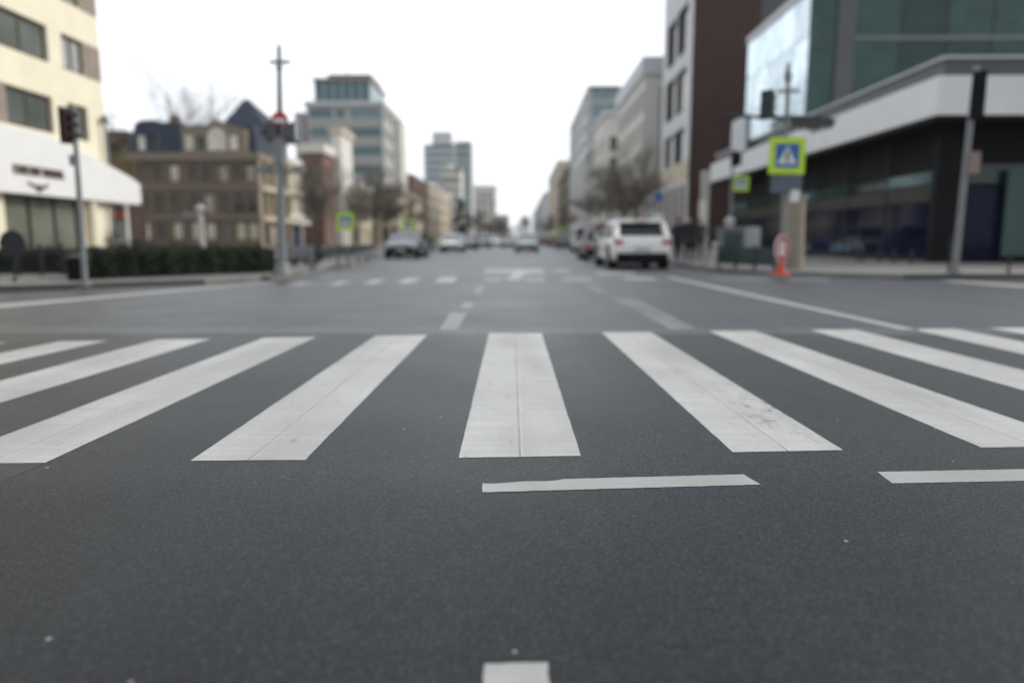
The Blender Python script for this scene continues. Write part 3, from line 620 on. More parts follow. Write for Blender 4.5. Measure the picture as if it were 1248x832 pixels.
# core wall behind the ground-floor glass
xg = 15.6; ygS = 27.0; zg = zb0 - .1
B((xg - ox + .25, ygS - oy + .25, 0), (xe - ox - .3, yE - oy - .3, zg - .003), M_black, 'core_wall', pv)
B((xg - ox - .25, ygS - oy - .12, 0), (X(1171, ygS) - ox, ygS - oy + .24, zg - .003), M_black, 'pillar', pv)
npan = 7; yA = ygS + .25
seg = (yE - .4 - yA) / npan
for k in range(npan):
    a = yA + seg * k; gmx = MB(); gmx.box((xg - ox, a - oy + .04, .25), (xg - ox + .06, a + seg - oy - .04, 2.35), G_navy)
    p = gmx.build('shop_window', pv)
    MB().box((xg - ox - .03, a - oy - .04, .02), (xg - ox + .1, a - oy + .04, zg - .004), M_dark).build('mullion', p)
    MB().box((xg - ox, a - oy + .04, 2.4), (xg - ox + .06, a + seg - oy - .04, 3.0), mat('bronze_panel', (.045, .042, .035), .5, .0, spec=.25)).build('transom_panel', p)
    MB().box((xg - ox, a - oy + .04, 3.05), (xg - ox + .06, a + seg - oy - .04, 3.5), G_green if k % 3 else G_teal).build('transom_window', p)
B((xg - ox - .06, yA - oy, .0), (xg - ox + .14, yE - .4 - oy, .246), M_dark, 'sill', pv)
gx0 = X(1171, ygS); segx = 3.1
for k in range(8):
    a = gx0 + segx * k; p = B((a - ox + .05, ygS - oy, .25), (a - ox + segx - .05, ygS - oy + .06, 2.9), G_navy if k != 0 else G_navy, 'shop_window', pv)
    MB().box((a - ox - .05, ygS - oy - .03, .02), (a - ox + .05, ygS - oy + .1, zg - .004), M_dark).build('mullion', p)
    MB().box((a - ox + .05, ygS - oy, 3.0), (a - ox + segx - .05, ygS - oy + .06, 3.7), G_green).build('transom_window', p)
tp = mat('teal_hoarding', (.045, .095, .09), .5, var=.15, scale=1)
B((X(1222, ygS - .3) - ox, ygS - oy - .3, .35), (X(1300, ygS - .3) - ox, ygS - oy - .2, Z(1235, 207, ygS)), tp, 'display_panel', pv)
# pale lettering along the foot of the street-side glass
M_ltr = mat('pale_blue_letters', (.20, .32, .42), .5)
def ygl(px): return yr(px, xg, 300)
def letter_row(u0, w, h, n, seed, boxf, parent, nm):
    st = w / n
    for i in range(n):
        lt = MB(); glyphs(lt, 1, st, h, None, lambda a, z, b, z2: boxf(lt, u0 + i * st + a, z, u0 + i * st + b, z2), seed + i); lt.build(nm, parent)
for pa, pb, n, sd in ((1052, 1012, 6, 11), (990, 977, 3, 5)):
    u0, u1 = ygl(pa), ygl(pb)
    letter_row(u0 - oy, u1 - u0, .34, n, sd, lambda m_, a, z, b, z2: m_.box((xg - ox - .02, a, .42 + z), (xg - ox - .002, b, .42 + z2), M_ltr), pv, 'window_letter')
# upper glass box
yU = 40.0; xU = at(985, 60, yU).x; yV = yr(910, xU, 100); zU = Z(986, 0, yU) + .5
B((xU - ox + .2, yU - oy + .2, zt1 + .1), (xe - ox - 2, yV - oy - .2, zU - .01), M_black, 'upper_core', pv)
M_mirror = glass('pale_reflective_glass', (.50, .60, .65), None, .16, metal=.9, bm=.015)
ns = 5; sg = (yV - yU) / ns
for k in range(ns):
    for j in range(3):
        z0 = zt1 + .1 + (zU - zt1 - .1) * j / 3; z1 = zt1 + .1 + (zU - zt1 - .1) * (j + 1) / 3
        B((xU - ox, yU + sg * k - oy + .02, z0 + .02), (xU - ox + .12, yU + sg * (k + 1) - oy - .02, z1 - .02), M_mirror, 'glass_panel', pv)
zM = Z(1100, 47, yU)
xq = [xU + .02, at(1018, 60, yU).x, at(1040, 60, yU).x]; w_ = 2.45
B((xq[0] - ox, yU - oy, zt1 + .1), (xq[1] - ox - .01, yU - oy + .12, zU), G_green, 'glass_panel', pv)
B((xq[1] - ox, yU - oy - .15, zt1 + .1), (xq[2] - ox, yU - oy + .15, zU + .2), S_dkpanel, 'pillar', pv)
for k in range(8):
    a = xq[2] + w_ * k
    for z0, z1 in ((zt1 + .1, zM - .12), (zM + .12, zU)):
        p = B((a - ox + .03, yU - oy, z0), (a + w_ - ox - .03, yU - oy + .1, z1), G_green, 'glass_panel', pv)
        MB().box((a - ox - .03, yU - oy - .03, z0), (a - ox + .03, yU - oy + .12, z1), M_dark).build('mullion', p)
B((xq[2] - ox + .004, yU - oy - .1, zM - .11), (xe - ox - 2.6, yU - oy + .13, zM + .11), mat('grey_transom', (.16, .18, .18), .5, .2), 'transom', pv)
B((xU - ox - .1, yU - oy - .2, zU + .01), (xe - ox - 1.9, yV - oy + .1, zU + .4), S_lgrey, 'roof', pv)
# glazed balustrade at the fascia end
B((XR - ox - .1, yr(905) - oy, zt1 - .6), (XR - ox + .2, yr(888) - oy, Z(895, 145, yr(895))), mat('grey_glass_screen', (.22, .26, .29), .15), 'screen', pv)
# concrete column under the fascia
# --- dark red brick building with pale street front
y0 = yr(845, py=90); y1 = yr(808, py=150); xe = at(926, 60, y0).x; hB = 24.6
yv = yr(832, py=110); rowsW = [(Z(832, 208, yv), Z(832, 158, yv)), (Z(832, 138, yv), Z(832, 85, yv)), (Z(832, 66, yv), Z(832, 8, yv))]
br = building('brick_and_stone_block', 'tall block with dark red brick side wall and pale grey street front', XR, xe, y0, y1, hB, S_dred, {'W': [((y1 - y0) * .14, (y1 - y0) * .47, a, b) for a, b in rowsW] + [((y1 - y0) * .50, (y1 - y0) * .84, a, b) for a, b in rowsW]}, G_apt, M_brframe, None, None, .25, 1, True)
ox, oy = br.location.x, br.location.y
# pale front skin as frame pieces around the windows
sk = MB(); fW = fmap('W', XR - ox, xe - ox, y0 - oy, y1 - oy)
def skin(u, z, d): return fW(u, z, d + .12)
wallface(sk, skin, y1 - y0, hB + .3, [((y1 - y0) * .14, (y1 - y0) * .47, a, b) for a, b in rowsW] + [((y1 - y0) * .50, (y1 - y0) * .84, a, b) for a, b in rowsW] + [(.8, 2.7, 0.1, 5.6), (3.6, 5.5, .1, 5.6), (6.4, 8.3, .1, 5.6), (9.2, 10.9, .1, 5.6)], S_lgrey, .11)
f2 = sk.build('stone_front', br)
B((XR - ox - .16, y0 - oy + .1, 5.9), (XR - ox - .123, y1 - oy - .1, 7.6), S_beige, 'stone_band', br)
for k, m in enumerate((M_brframe, mat('olive_panel', (.10, .085, .05), .6), M_brframe, mat('rust_panel', (.16, .06, .035), .6))): B((XR - ox - .10, y1 - oy - (2.7 + k * 2.8), .1), (XR - ox - .004, y1 - oy - (.8 + k * 2.8), 5.6), m, 'shopfront', br)
building('dark_grey_block', 'dark grey block rising behind the brick wall and glass box', X(905, 72), X(1010, 72), 72, 84, Z(940, -40, 72), S_dkpanel, {'S': opens(4, X(1010, 72) - X(905, 72), [(15, 17), (19, 21)], 1.4)}, G_apt, M_dark, sub=False)
# --- pale cornice building
y0 = yr(781); y1 = yr(750); hc = 20.9
pc = building('pale_cornice_building', 'pale stone office building with projecting top cornice beyond the brick block', XR, X(812, y0), y0, y1, hc, S_pale, {'W': opens(8, y1 - y0, [(1, 3.6), (5.2, 7.6), (8.6, 11), (12, 14.4), (15.4, 17.8)], 1.7), 'S': [(X(799, y0) - XR, X(806, y0) - XR, 4, 18)]}, G_apt, S_grey, None, S_lgrey, sub=False, ch=1.6)
y0 = 121; y1 = 139.5
building('white_infill_building', 'white infill building between the cornice building and the glass tower', XR, XR + 6, y0, y1, 21.6, S_pale, {'W': opens(6, y1 - y0, [(1, 3.6), (5.2, 7.6), (8.6, 11), (12, 14.4), (15.4, 17.8)], 1.6), 'S': opens(2, 6, [(8.6, 11), (12, 14.4), (15.4, 17.8)], 1.4)}, G_apt, S_grey, None, S_lgrey, sub=False)
y0 = yr(713); y1 = yr(693) ; h = Z(720, 109, y0)
gtw = building('glass_tower', 'blue glass tower with grey frame, tallest on the right beyond the cornice building', XR + .02, X(753, y0), y0 + .0, y1, h, S_grey, {'W': [(2, y1 - y0 - 2, 22 + 3.6 * k - 3, 22 + 3.6 * k - .6) for k in range(4)], 'S': [(1.0, X(753, y0) - XR - .6, 21 + 3.6 * k - 2, 21 + 3.6 * k + .9) for k in range(4)]}, G_teal, S_grey, None, None, sub=False)
y0 = 140.5; y1 = 154.5
building('grey_row_building', 'mid grey street building below the glass tower', XR - .3, XR + 7, y0, y1, 18.6, S_grey, {'W': opens(5, y1 - y0, [(1, 3.6), (5.2, 7.6), (8.6, 11), (12, 14.4), (15.4, 17.4)], 1.6)}, G_apt, S_lgrey, None, S_lgrey, sub=False)
building('brown_row_building', 'brown street building with dark top, right side before the pale faded blocks', XR - .2, XR + 12, 208, 262, 21.8, S_brown, {'W': opens(12, 54, [(1, 4), (6, 8.4), (10, 12.4), (14, 16.4), (18, 20.4)], 2.2), 'S': opens(3, 12.2, [(6, 8.4), (10, 12.4), (14, 16.4), (18, 20.4)], 2)}, G_apt, S_brownst, None, S_grey, sub=False)
building('beige_row_building', 'pale beige street building beyond the brown one on the right', XR - .1, XR + 12, 263, 350, 29, S_beige, {'W': opens(12, 87, [(1 + 4.6 * k, 3.6 + 4.6 * k) for k in range(6)], 3.2), 'S': opens(3, 12.1, [(1 + 4.6 * k, 3.6 + 4.6 * k) for k in range(6)], 2)}, G_apt, S_grey, None, S_pale, sub=False)
building('far_faded_block', 'faded pale block at the far right end of the street', XR, XR + 20, 420, 760, 28, S_lgrey, {'W': [(4, 336, 3 + 5 * k, 6 + 5 * k) for k in range(5)]}, G_teal, S_grey, sub=False)
# street-level awnings on the right
for k, (ya, yb, m) in enumerate(((141, 154, S_pale), (123, 138, S_lgrey))):
    pass
# ------------------------------------------------------------------ trees, hedge, bushes
def branch_tree(h, spread, r0, seed, levels=4, kids_=(6, 5, 5, 4), trunk_frac=.3, dens=1.0, up=.55):
    rnd = random.Random(seed); tr = MB(); cr = MB()
    top = Vector((rnd.uniform(-.1, .1) * h * .2, rnd.uniform(-.1, .1) * h * .2, h * .62))
    base = [Vector((0, 0, 0)), Vector((top.x * .2, top.y * .2, h * trunk_frac * .6)), Vector((top.x * .5, top.y * .5, h * trunk_frac)), top]
    tr.tube(base, [r0 * 1.25, r0, r0 * .85, r0 * .35], M_bark, 9)
    def grow(p, d, L, r, lv):
        n = 3; pts = [p]; q = p.copy(); dd = d.copy()
        for i in range(n):
            dd = (dd + Vector((rnd.gauss(0, .16), rnd.gauss(0, .16), rnd.gauss(.05, .12)))).normalized(); q = q + dd * L / n; pts.append(q.copy())
        (tr if lv == 0 else cr).tube(pts, [r, r * .8, r * .6, r * .3], M_bark if lv < 2 else M_twig, 6 if lv == 0 else (4 if lv == 1 else 3), False)
        if lv < levels - 1:
            for k in range(int(kids_[lv + 1] * dens + .5)):
                t = rnd.uniform(.3, 1); i = min(int(t * n), n - 1); s = pts[i].lerp(pts[i + 1], t * n - i)
                nd = (dd + Vector((rnd.gauss(0, .65), rnd.gauss(0, .65), rnd.gauss(.12, .4)))).normalized()
                grow(s, nd, L * rnd.uniform(.5, .7), r * .5, lv + 1)
    for k in range(int(kids_[0] * dens + .5)):
        a = 2 * math.pi * (k + rnd.random() * .6) / kids_[0]; t = rnd.uniform(0, 1); s = base[2].lerp(base[3], t)
        d = Vector((math.cos(a) * spread, math.sin(a) * spread, up + t * .7)).normalized(); grow(s, d, h * rnd.uniform(.30, .42), r0 * .42, 0)
    return tr, cr
def leaves(mb, center_fn, n, size, m, rnd):
    for i in range(n):
        c = center_fn(rnd); a = Vector((rnd.gauss(0, 1), rnd.gauss(0, 1), rnd.gauss(0, 1))).normalized(); b = a.orthogonal().normalized(); b.rotate(Matrix.Rotation(rnd.uniform(0, 6.28), 3, a)); w = a.cross(b)
        s = size * rnd.uniform(.6, 1.3); mb.face([c - b * s, c + w * s * .5, c + b * s, c - w * s * .5], m)
def make_tree(name, loc, h, label, group, seed, spread=.7, r0=None, kids_=(7, 6, 6, 4), leaf=None, dens=1, up=.55):
    t = T(name, loc, label, 'tree', group); tr, cr = branch_tree(h, spread, r0 or h * .018, seed, 4, kids_, dens=dens, up=up)
    if leaf:
        m, n, sz = leaf; rnd = random.Random(seed); vs = [Vector(v) for v in cr.v[::3]]
        leaves(cr, lambda r: r.choice(vs) + Vector((r.gauss(0, sz), r.gauss(0, sz), r.gauss(0, sz))), n, sz, m, rnd)
    tr.build('trunk', t); cr.build('crown', t); return t
TG = 'bare street trees along both pavements'
tA = make_tree('street_tree', (X(388, 62), 62, KH), 6.4, 'bare street tree in front of the red brick house', TG, 1, kids_=(9, 8, 7, 5))
tB = make_tree('street_tree', (X(456, 62), 62, KH), 5.6, 'dense twiggy street tree between the lime sign and the dark parked car', TG, 2, kids_=(9, 8, 8, 6), leaf=(M_twig, 1500, .07))
dup(tB, (X(474, 78), 78, KH), 1.9, 'dense twiggy street tree right behind the lime sign nearer the cars', 1.08)
dup(tB, (X(436, 90), 90, KH), 4.0, 'bare street tree in front of the low cream house', 1.0)
dup(tA, (X(505, 100), 100, KH), .8, 'slim bare tree before the brick end wall', .85)
dup(tB, (X(604, 180), 180, KH), 2.8, 'distant street tree above the second white parked car', 1.0)
dup(tB, (X(582, 150), 150, KH), .4, 'distant street tree beside the dark upright conifer', 1.0)
dup(tA, (X(776, 52), 52, KH), 2.2, 'bare tree rising behind the white SUV, nearest the brick block', .98)
dup(tB, (X(757, 58), 58, KH), 5.1, 'dense bare tree above the white SUV roof', 1.0)
dup(tB, (X(742, 74), 74, KH), 3.3, 'dense bare tree behind the red van', 1.25)
dup(tA, (X(690, 120), 120, KH), 1.2, 'bare tree left of the white van on the right pavement', .9)
dup(tB, (X(668, 170), 170, KH), 2.0, 'farthest bare tree on the right pavement', 1.0)
make_tree('bare_tree', (X(241, 120), 120, 0), Z(241, 104, 120), 'fine bare tree rising behind the slate roof', None, 5, .55, .2, (9, 7, 7, 4))
make_tree('bare_tree', (X(136, 100), 100, 0), Z(136, 135, 100), 'faint bare tree between the cream building and the dark house', None, 8, .5, .16)
make_tree('ochre_tree', (X(128, 37), 37, KH), 6.6, 'small ochre-leaved tree beyond the white fascia end', None, 6, .5, .07, (6, 5, 5, 4), (M_ochre, 1700, .07))
def conifer(name, loc, h, w, label, n=4200, m=None, group=None, bot=.06):
    t = T(name, loc, label, 'tree', group); rnd = random.Random(int(h * 100))
    MB().tube([(0, 0, 0), (0, 0, h * .5), (0, 0, h * .9)], [h * .02, h * .012, .02], M_bark, 8).build('trunk', t)
    cl = []
    for i in range(60):
        z = rnd.uniform(bot, .95); rr = w * math.sin(math.pi * min(1, (z + .12)) ** 1.25) ** .8 * rnd.uniform(.3, 1); a = rnd.uniform(0, 6.28); cl.append((Vector((math.cos(a) * rr, math.sin(a) * rr, z * h)), rnd.uniform(.25, .5) * w))
    cr = MB()
    def cf(r): c, s = r.choice(cl); return c + Vector((r.gauss(0, s * .5), r.gauss(0, s * .5), r.gauss(0, s * .6)))
    leaves(cr, cf, n, h * .018, m or M_ever, rnd); cr.build('crown', t); return t
conifer('conifer', (X(562, 150), 150, KH), 9.0, 1.7, 'dark upright conifer standing on the left pavement among parked cars')
conifer('round_tree', (X(640, 330), 330, 0), 11.5, 4.9, 'round leafy tree closing the view at the end of the street', 5000, M_twig)
conifer('round_tree', (X(613, 300), 300, 0), 8.0, 3.2, 'smaller rounded tree left of the one closing the street', 3500, M_twig)
conifer('round_tree', (X(624, 430), 430, 0), 8.0, 4.0, 'low rounded tree in the gap at the end of the street', 3000, M_twig)
# hedge
def hedge(hA, hB_, HH, n, label, wd=1.1):
    rnd = random.Random(3); hg = MB(); d = (hB_ - hA); nrm = Vector((-d.y, d.x, 0)).normalized()
    def hp(r):
        t = r.random(); wv = r.uniform(0, 1.0); z = r.random(); k = r.random()
        if k < .35: wv = r.gauss(.03, .03)
        elif k < .7: z = 1 + r.gauss(0, .04)
        ht = HH * (1 + .07 * math.sin(t * 37) + .05 * math.sin(t * 91 + 1))
        return d * t + nrm * (wv * wd + .05 * math.sin(t * 60)) + Vector((0, 0, max(.02, z * ht)))
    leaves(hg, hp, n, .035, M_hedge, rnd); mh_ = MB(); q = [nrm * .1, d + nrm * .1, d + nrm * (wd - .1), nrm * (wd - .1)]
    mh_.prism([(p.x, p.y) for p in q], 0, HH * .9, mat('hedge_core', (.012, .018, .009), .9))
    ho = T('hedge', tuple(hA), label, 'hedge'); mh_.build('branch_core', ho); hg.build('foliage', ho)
hedge(G(112, 340, KH), G(338, 331.5, KH), .60, 15000, 'long low clipped dark green hedge between the leaning pole and the tall signal pole')
hedge(G(-60, 333.5, KH), G(84, 333, KH), .50, 9000, 'dark hedge behind the black railings at the left edge of the photo', .5)
def bush(px, py, r, label, m=M_hedge, grp='loose bushes behind the hedge', n=1500, hz=1.0, Y=None):
    p = G(px, py, KH) if Y is None else Vector((X(px, Y), Y, KH)); t = T('bush', tuple(p), label, 'bush', grp); rnd = random.Random(px); b = MB()
    cl = [(Vector((rnd.gauss(0, r * .45), rnd.gauss(0, r * .45), abs(rnd.gauss(r * .7 * hz, r * .35 * hz)))), r * .35) for _ in range(16)]
    leaves(b, lambda q: (lambda c: c[0] + Vector((q.gauss(0, c[1] * .6), q.gauss(0, c[1] * .6), abs(q.gauss(0, c[1] * .6)))))(q.choice(cl)), n, r * .07, m, rnd); b.build('foliage', t)
    s = MB()
    for c, _ in cl[:6]: s.tube([(0, 0, 0), tuple(c)], [.02, .008], M_bark, 5)
    s.build('stem', t)
bush(383, 326, .42, 'small round bush on the pavement between bench and dark green fence', grp=None)
bush(358, 325, .30, 'little bush under the grey bench', grp=None)
bush(130, 0, .75, 'loose bush behind the hedge below the white fascia end', Y=27, hz=.9)
bush(172, 0, .65, 'loose bush behind the hedge in front of the dark house', Y=28, hz=.8)
bush(205, 0, .5, 'low bush behind the hedge at the foot of the corner house', Y=29, hz=.8)
bush(520, 0, .8, 'dark bush between the two parked cars on the left pavement', Y=46, hz=.8, grp=None)
bush(16, 0, .6, 'dark bush behind the black railings at the left edge of the photo', Y=19, hz=.8, grp=None)
bush(62, 0, .5, 'dark bush behind the black railings near the shop window', Y=20, hz=.8, grp=None)
# ------------------------------------------------------------------ street furniture
def pole(px0, py0, px1, py1, r0, r1, name, label, cat='pole', m=None, z0=KH, n=12, extra=None):
    """post from ground pixel to top pixel, in the vertical plane through its foot facing the camera"""
    b = G(px0, py0, z0); t = at(px1, py1, b.y); root = T(name, tuple(b), label, cat)
    MB().tube([(0, 0, 0), tuple((t - b) * .5), tuple(t - b)], [r0, (r0 + r1) / 2, r1], m or M_poleg, n).build('post', root, smooth=40)
    MB().tube([(0, 0, 0), (0, 0, .06)], r0 * 1.9, m or M_poleg, n).build('base_plate', root, smooth=40)
    return root, b, t - b
def signal_head(parent, loc, h=.75, w=.26, d=.22, rot=0, lens=True, m=None, lit=None):
    mb = MB(); hb = mb
    hb.box((-w / 2, -d / 2, -h / 2), (w / 2, d / 2, h / 2), m or M_black); hb.box((-w / 2 - .04, d / 2 - .03, -h / 2 - .04), (w / 2 + .04, d / 2 - .01, h / 2 + .04), m or M_black)
    o = mb.build('signal_head', parent, loc, rot=rot)
    for k in range(3):
        z = h * (.31 - .31 * k); l = MB(); l.tube([(0, -d / 2 + .002, z), (0, -d / 2 - .012, z)], w * .36, mat('dark_lens_' + 'red amber green'.split()[k], [(.10, .01, .01), (.10, .05, .01), (.01, .07, .04)][k], .25), 14); l.build('lens', o)
        v = MB(); v.tube([(0, -d / 2 - .002, z + .01), (0, -d / 2 - .14, z - .01)], w * .42, m or M_black, 12, False); v.build('visor', o)
    return o
# left leaning pole with signal
r_, b, v = pole(104, 348, 89, 128, .055, .04, 'signal_pole', 'grey signal pole leaning left at the kerb corner by the black railings', 'signal pole')
k = v * ((348 - 152) / 220); signal_head(r_, tuple(k + Vector((-.13, 0, 0))), .56, .15, .14, R(70), m=mat('maroon_housing', (.05, .012, .014), .5))
MB().box((-.05, -.05, -.09), (.05, .05, .09), M_steel).build('junction_box', r_, tuple(v * .7 + Vector((-.06, 0, 0))))
# round-topped sign seen from behind
r_, b, v = pole(18, 343, 17, 280, .022, .02, 'round_sign', 'dark round-headed sign on a thin post before the black railings', 'sign', M_dark)
MB().tube([tuple(v * .74 + Vector((0, -.03, 0))), tuple(v * .74 + Vector((0, -.06, 0)))], .26, M_dark, 24).build('sign_disc', r_)
# litter bin
b = G(97, 341, KH); r_ = T('litter_bin', tuple(b), 'black litter bin between the railings and the hedge', 'litter bin')
mb = MB(); mb.tube([(0, 0, 0), (0, 0, .04), (0, 0, .42), (0, 0, .45)], [.2, .22, .23, .21], M_black, 16); mb.build('bin_body', r_, smooth=35)
MB().tube([(0, 0, .455), (0, 0, .48), (0, 0, .53)], [.25, .25, .10], M_dark, 16).build('lid', r_, smooth=35)
# black railings
rA, rB = G(-60, 337, KH), G(104, 335, KH); dd = rB - rA; L = dd.length; ux = dd.normalized(); r_ = T('railing', tuple(rA), 'black iron railings on the left pavement in front of the shop', 'railing')
ang = math.atan2(dd.y, dd.x); rot = Matrix.Rotation(ang, 4, 'Z')
mb = MB()
for z in (.12, .58): mb.box((0, -.015, z), (L, .015, z + .03), M_dark, rot)
mb.build('rail', r_)
nb = int(L / .085); bars = MB()
for i in range(nb): x = i * L / nb; bars.box((x - .007, -.007, .03), (x + .007, .007, .66), M_dark, rot)
bars.build('baluster_row', r_)
for i in range(7): x = i * L / 6; MB().box((x - .03, -.03, 0), (x + .03, .03, .74), M_dark, rot).build('post', r_)
# slim lamp posts behind the canopy
for px, top, yy, lb in ((139, 150, 27, 'slim grey lamp post seen through the gap right of the leaning pole'), (157, 250, 33, 'short white post behind the hedge under the fascia end')):
    p = Vector((X(px, yy), yy, KH)); t = T('lamp_post' if px == 139 else 'white_post', tuple(p), lb, 'post'); hgt = Z(px, top, yy) - KH
    MB().tube([(0, 0, 0), (0, 0, hgt)], [.075, .055], M_poleg if px == 139 else M_white, 10).build('post', t, smooth=40)
    if px == 139:
        MB().tube([(0, 0, hgt), (0, 0, hgt + .12), (0, 0, hgt + .3)], [.09, .16, .04], M_steel, 12).build('lamp_head', t, smooth=40)
    else: MB().tube([(0, 0, hgt), (0, 0, hgt + .05)], [.1, .1], M_white, 10).build('cap', t)
# white pedestal with pointing boards
yy = 30; p = Vector((X(246, yy), yy, KH)); t = T('white_finger_post', tuple(p), 'white finger post with a grey board standing behind the hedge', 'sign post'); hz_ = Z(246, 258, yy) - KH
MB().tube([(0, 0, 0), (0, 0, .15), (0, 0, .2), (0, 0, hz_)], [.22, .22, .13, .10], S_grey, 12).build('post', t, smooth=30)
MB().box((-.75, -.05, hz_ - .25), (.1, .05, hz_ + .02), M_poleg).build('sign_board', t)
MB().tube([(0, 0, hz_), (0, 0, hz_ + .12), (0, 0, hz_ + .3)], [.12, .22, .06], S_grey, 12).build('finial', t, smooth=40)
# tall signal pole, left
r_, b, v = pole(344, 336, 340, 56, .12, .05, 'tall_signal_pole', 'tall grey street pole with signals, red disc and cross arms by the hedge end', 'street pole')
def onp(py, dx=0, dy=0): return v * ((336 - py) / 280) + Vector((dx, dy, 0))
MB().tube([(0, 0, .06), (0, 0, .3)], [.2, .15], M_poleg, 12).build('pole_foot', r_, smooth=40)
mb = MB(); a = onp(75); mb.tube([tuple(a + Vector((-.22, 0, 0))), tuple(a + Vector((.25, 0, 0)))], .04, M_steel, 8); mb.tube([tuple(onp(84)), tuple(onp(66))], [.08, .05], M_steel, 10); mb.build('camera_bracket', r_)
a = onp(60); MB().tube([tuple(a), tuple(a + Vector((0, 0, .35)))], .012, M_steel, 6).build('lightning_rod', r_)
a = onp(145); MB().tube([tuple(a + Vector((.02, -.07, 0))), tuple(a + Vector((.02, -.09, 0)))], .2, M_red, 24).build('sign_disc', r_); MB().box((-.11, -.1, -.04), (.15, -.093, .04), M_white).build('sign_bar', r_, tuple(a))
for dx, w in ((-.22, 1), (.27, -1)): signal_head(r_, tuple(onp(157, dx * .85, 0)), .34, .17, .16, R(60 * w), m=mat('weathered_signal_grey', (.11, .115, .12), .6))
mb = MB(); mb.tube([tuple(onp(200)), tuple(onp(165))], [.16, .16], M_poleg, 12); mb.build('control_box', r_, smooth=40)
a = onp(206); mb = MB(); mb.tube([tuple(a + Vector((-.5, 0, 0))), tuple(a + Vector((.5, 0, 0)))], .035, M_poleg, 8); mb.build('cross_arm', r_)
for dx in (-.42, .42): MB().box((-.12, -.1, -.05), (.12, .1, .1), M_steel).build('lamp_unit', r_, tuple(a + Vector((dx, 0, .02))))
# grey bench-like rail between pole and bush
p = G(362, 331, KH); t = T('bench', tuple(p), 'pale grey metal bench beside the foot of the tall signal pole', 'bench')
MB().box((-.32, -.18, .36), (.42, .18, .41), M_steel).build('seat', t); MB().box((-.32, .15, .45), (.42, .19, .66), M_steel).build('backrest', t)
for x in (-.28, .38):
    for y in (-.14, .15): MB().box((x - .025, y - .02, 0), (x + .025, y + .02, .36 if y < 0 else .5), M_steel).build('leg', t)
# dark green street fence left and pale low barrier
def fence(A, Bp, h, name, label, m, nb, panel=True, posth=.06):
    dd = Bp - A; L = dd.length; rot = Matrix.Rotation(math.atan2(dd.y, dd.x), 4, 'Z'); t = T(name, tuple(A), label, 'fence')
    for i in range(nb):
        x0, x1 = i * L / nb + .04, (i + 1) * L / nb - .04; mb = MB()
        if panel: mb.box((x0, -.015, .12), (x1, .015, h), m, rot)
        else:
            for z in (h * .35, h * .65, h - .04): mb.box((x0, -.02, z), (x1, .02, z + .04), m, rot)
        mb.build('panel' if panel else 'rail', t)
    for i in range(nb + 1): x = i * L / nb; MB().box((x - .035, -.035, 0), (x + .035, .035, h + posth), m, rot).build('post', t)
    return t
fence(Vector((-7.3, 23.2, KH)), Vector((-9.5, 46, KH)), .55, 'street_fence', 'dark green solid fence along the left pavement below the bare trees', M_green, 10)
fence(G(412, 325.2, KH), G(448, 321.5, KH), .32, 'low_barrier', 'low pale rail barrier at the kerb in front of the dark green fence', M_steel, 3, False)
# crossing signs
def crossing_sign(parent, loc, s, pict=True):
    mb = MB(); mb.box((-s / 2, -.012, -s / 2), (s / 2, .012, s / 2), M_lime); o = mb.build('sign_board', parent, loc)
    e = s * .33; MB().box((-e, -.018, -e), (e, -.0125, e), M_blue).build('blue_panel', o)
    if pict:
        w = MB(); w.slab([(-e * .8, -e * .68), (e * .8, -e * .68), (0, e * .8)], -.022, -.0185, M_white); w.build('white_triangle', o)
        k = s; m = MB()   # walking figure
        m.slab([(.01 * k + .035 * k * math.cos(t), .115 * k + .035 * k * math.sin(t)) for t in [i * math.pi / 5 for i in range(10)]], -.026, -.0225, M_black)
        for A_, B_, w_ in (((.005, .075), (-.005, -.04), .05), ((-.005, -.03), (-.07, -.19), .032), ((0, -.03), (.06, -.19), .032), ((0, .06), (-.075, -.01), .024), ((.01, .06), (.075, .0), .024)):
            a = Vector(A_) * k; c = Vector(B_) * k; n_ = (c - a).normalized(); pr = Vector((-n_.y, n_.x)) * w_ * k / 2
            m.slab([tuple(a + pr), tuple(a - pr), tuple(c - pr), tuple(c + pr)], -.026, -.0225, M_black)
        m.build('pedestrian_symbol', o)
    return o
r_, b, v = pole(953, 333, 961, 78, .075, .05, 'crossing_sign_pole', 'tall pole carrying the large lime pedestrian crossing sign on the right corner', 'sign pole')
def onr(py, dx=0, dy=0): return v * ((333 - py) / 255) + Vector((dx, dy, 0))
sw = 42 / F * b.y; crossing_sign(r_, tuple(onr(188, 0, -.1)), sw)
MB().box((-.38, -.02, -.22), (.38, .02, .2), mat('blue_grey_plate', (.10, .13, .17), .5)).build('name_plate', r_, tuple(onr(222, .0, -.1)))
MB().box((-.1, -.08, -.14), (.1, .08, .14), M_white).build('control_box', r_, tuple(onr(237, .2, -.12)))
mb = MB(); mb.tube([tuple(onr(98)), tuple(onr(90)), tuple(onr(76))], [.09, .1, .02], M_poleg, 10); mb.box((-.25, -.03, -.03), (.3, .03, .03), M_poleg, Matrix.Translation(onr(110))); mb.build('pole_top', r_)
signal_head(r_, tuple(onr(127, -.46, 0)), .62, .24, .24, R(140), m=mat('dark_green_housing', (.01, .03, .03), .5))
mb = MB(); a = onr(142); mb.tube([tuple(a + Vector((-1.6, 0, .06))), tuple(a), tuple(a + Vector((1.0, 0, -.06)))], [.03, .05, .04], M_dark, 8); mb.build('cross_arm', r_)
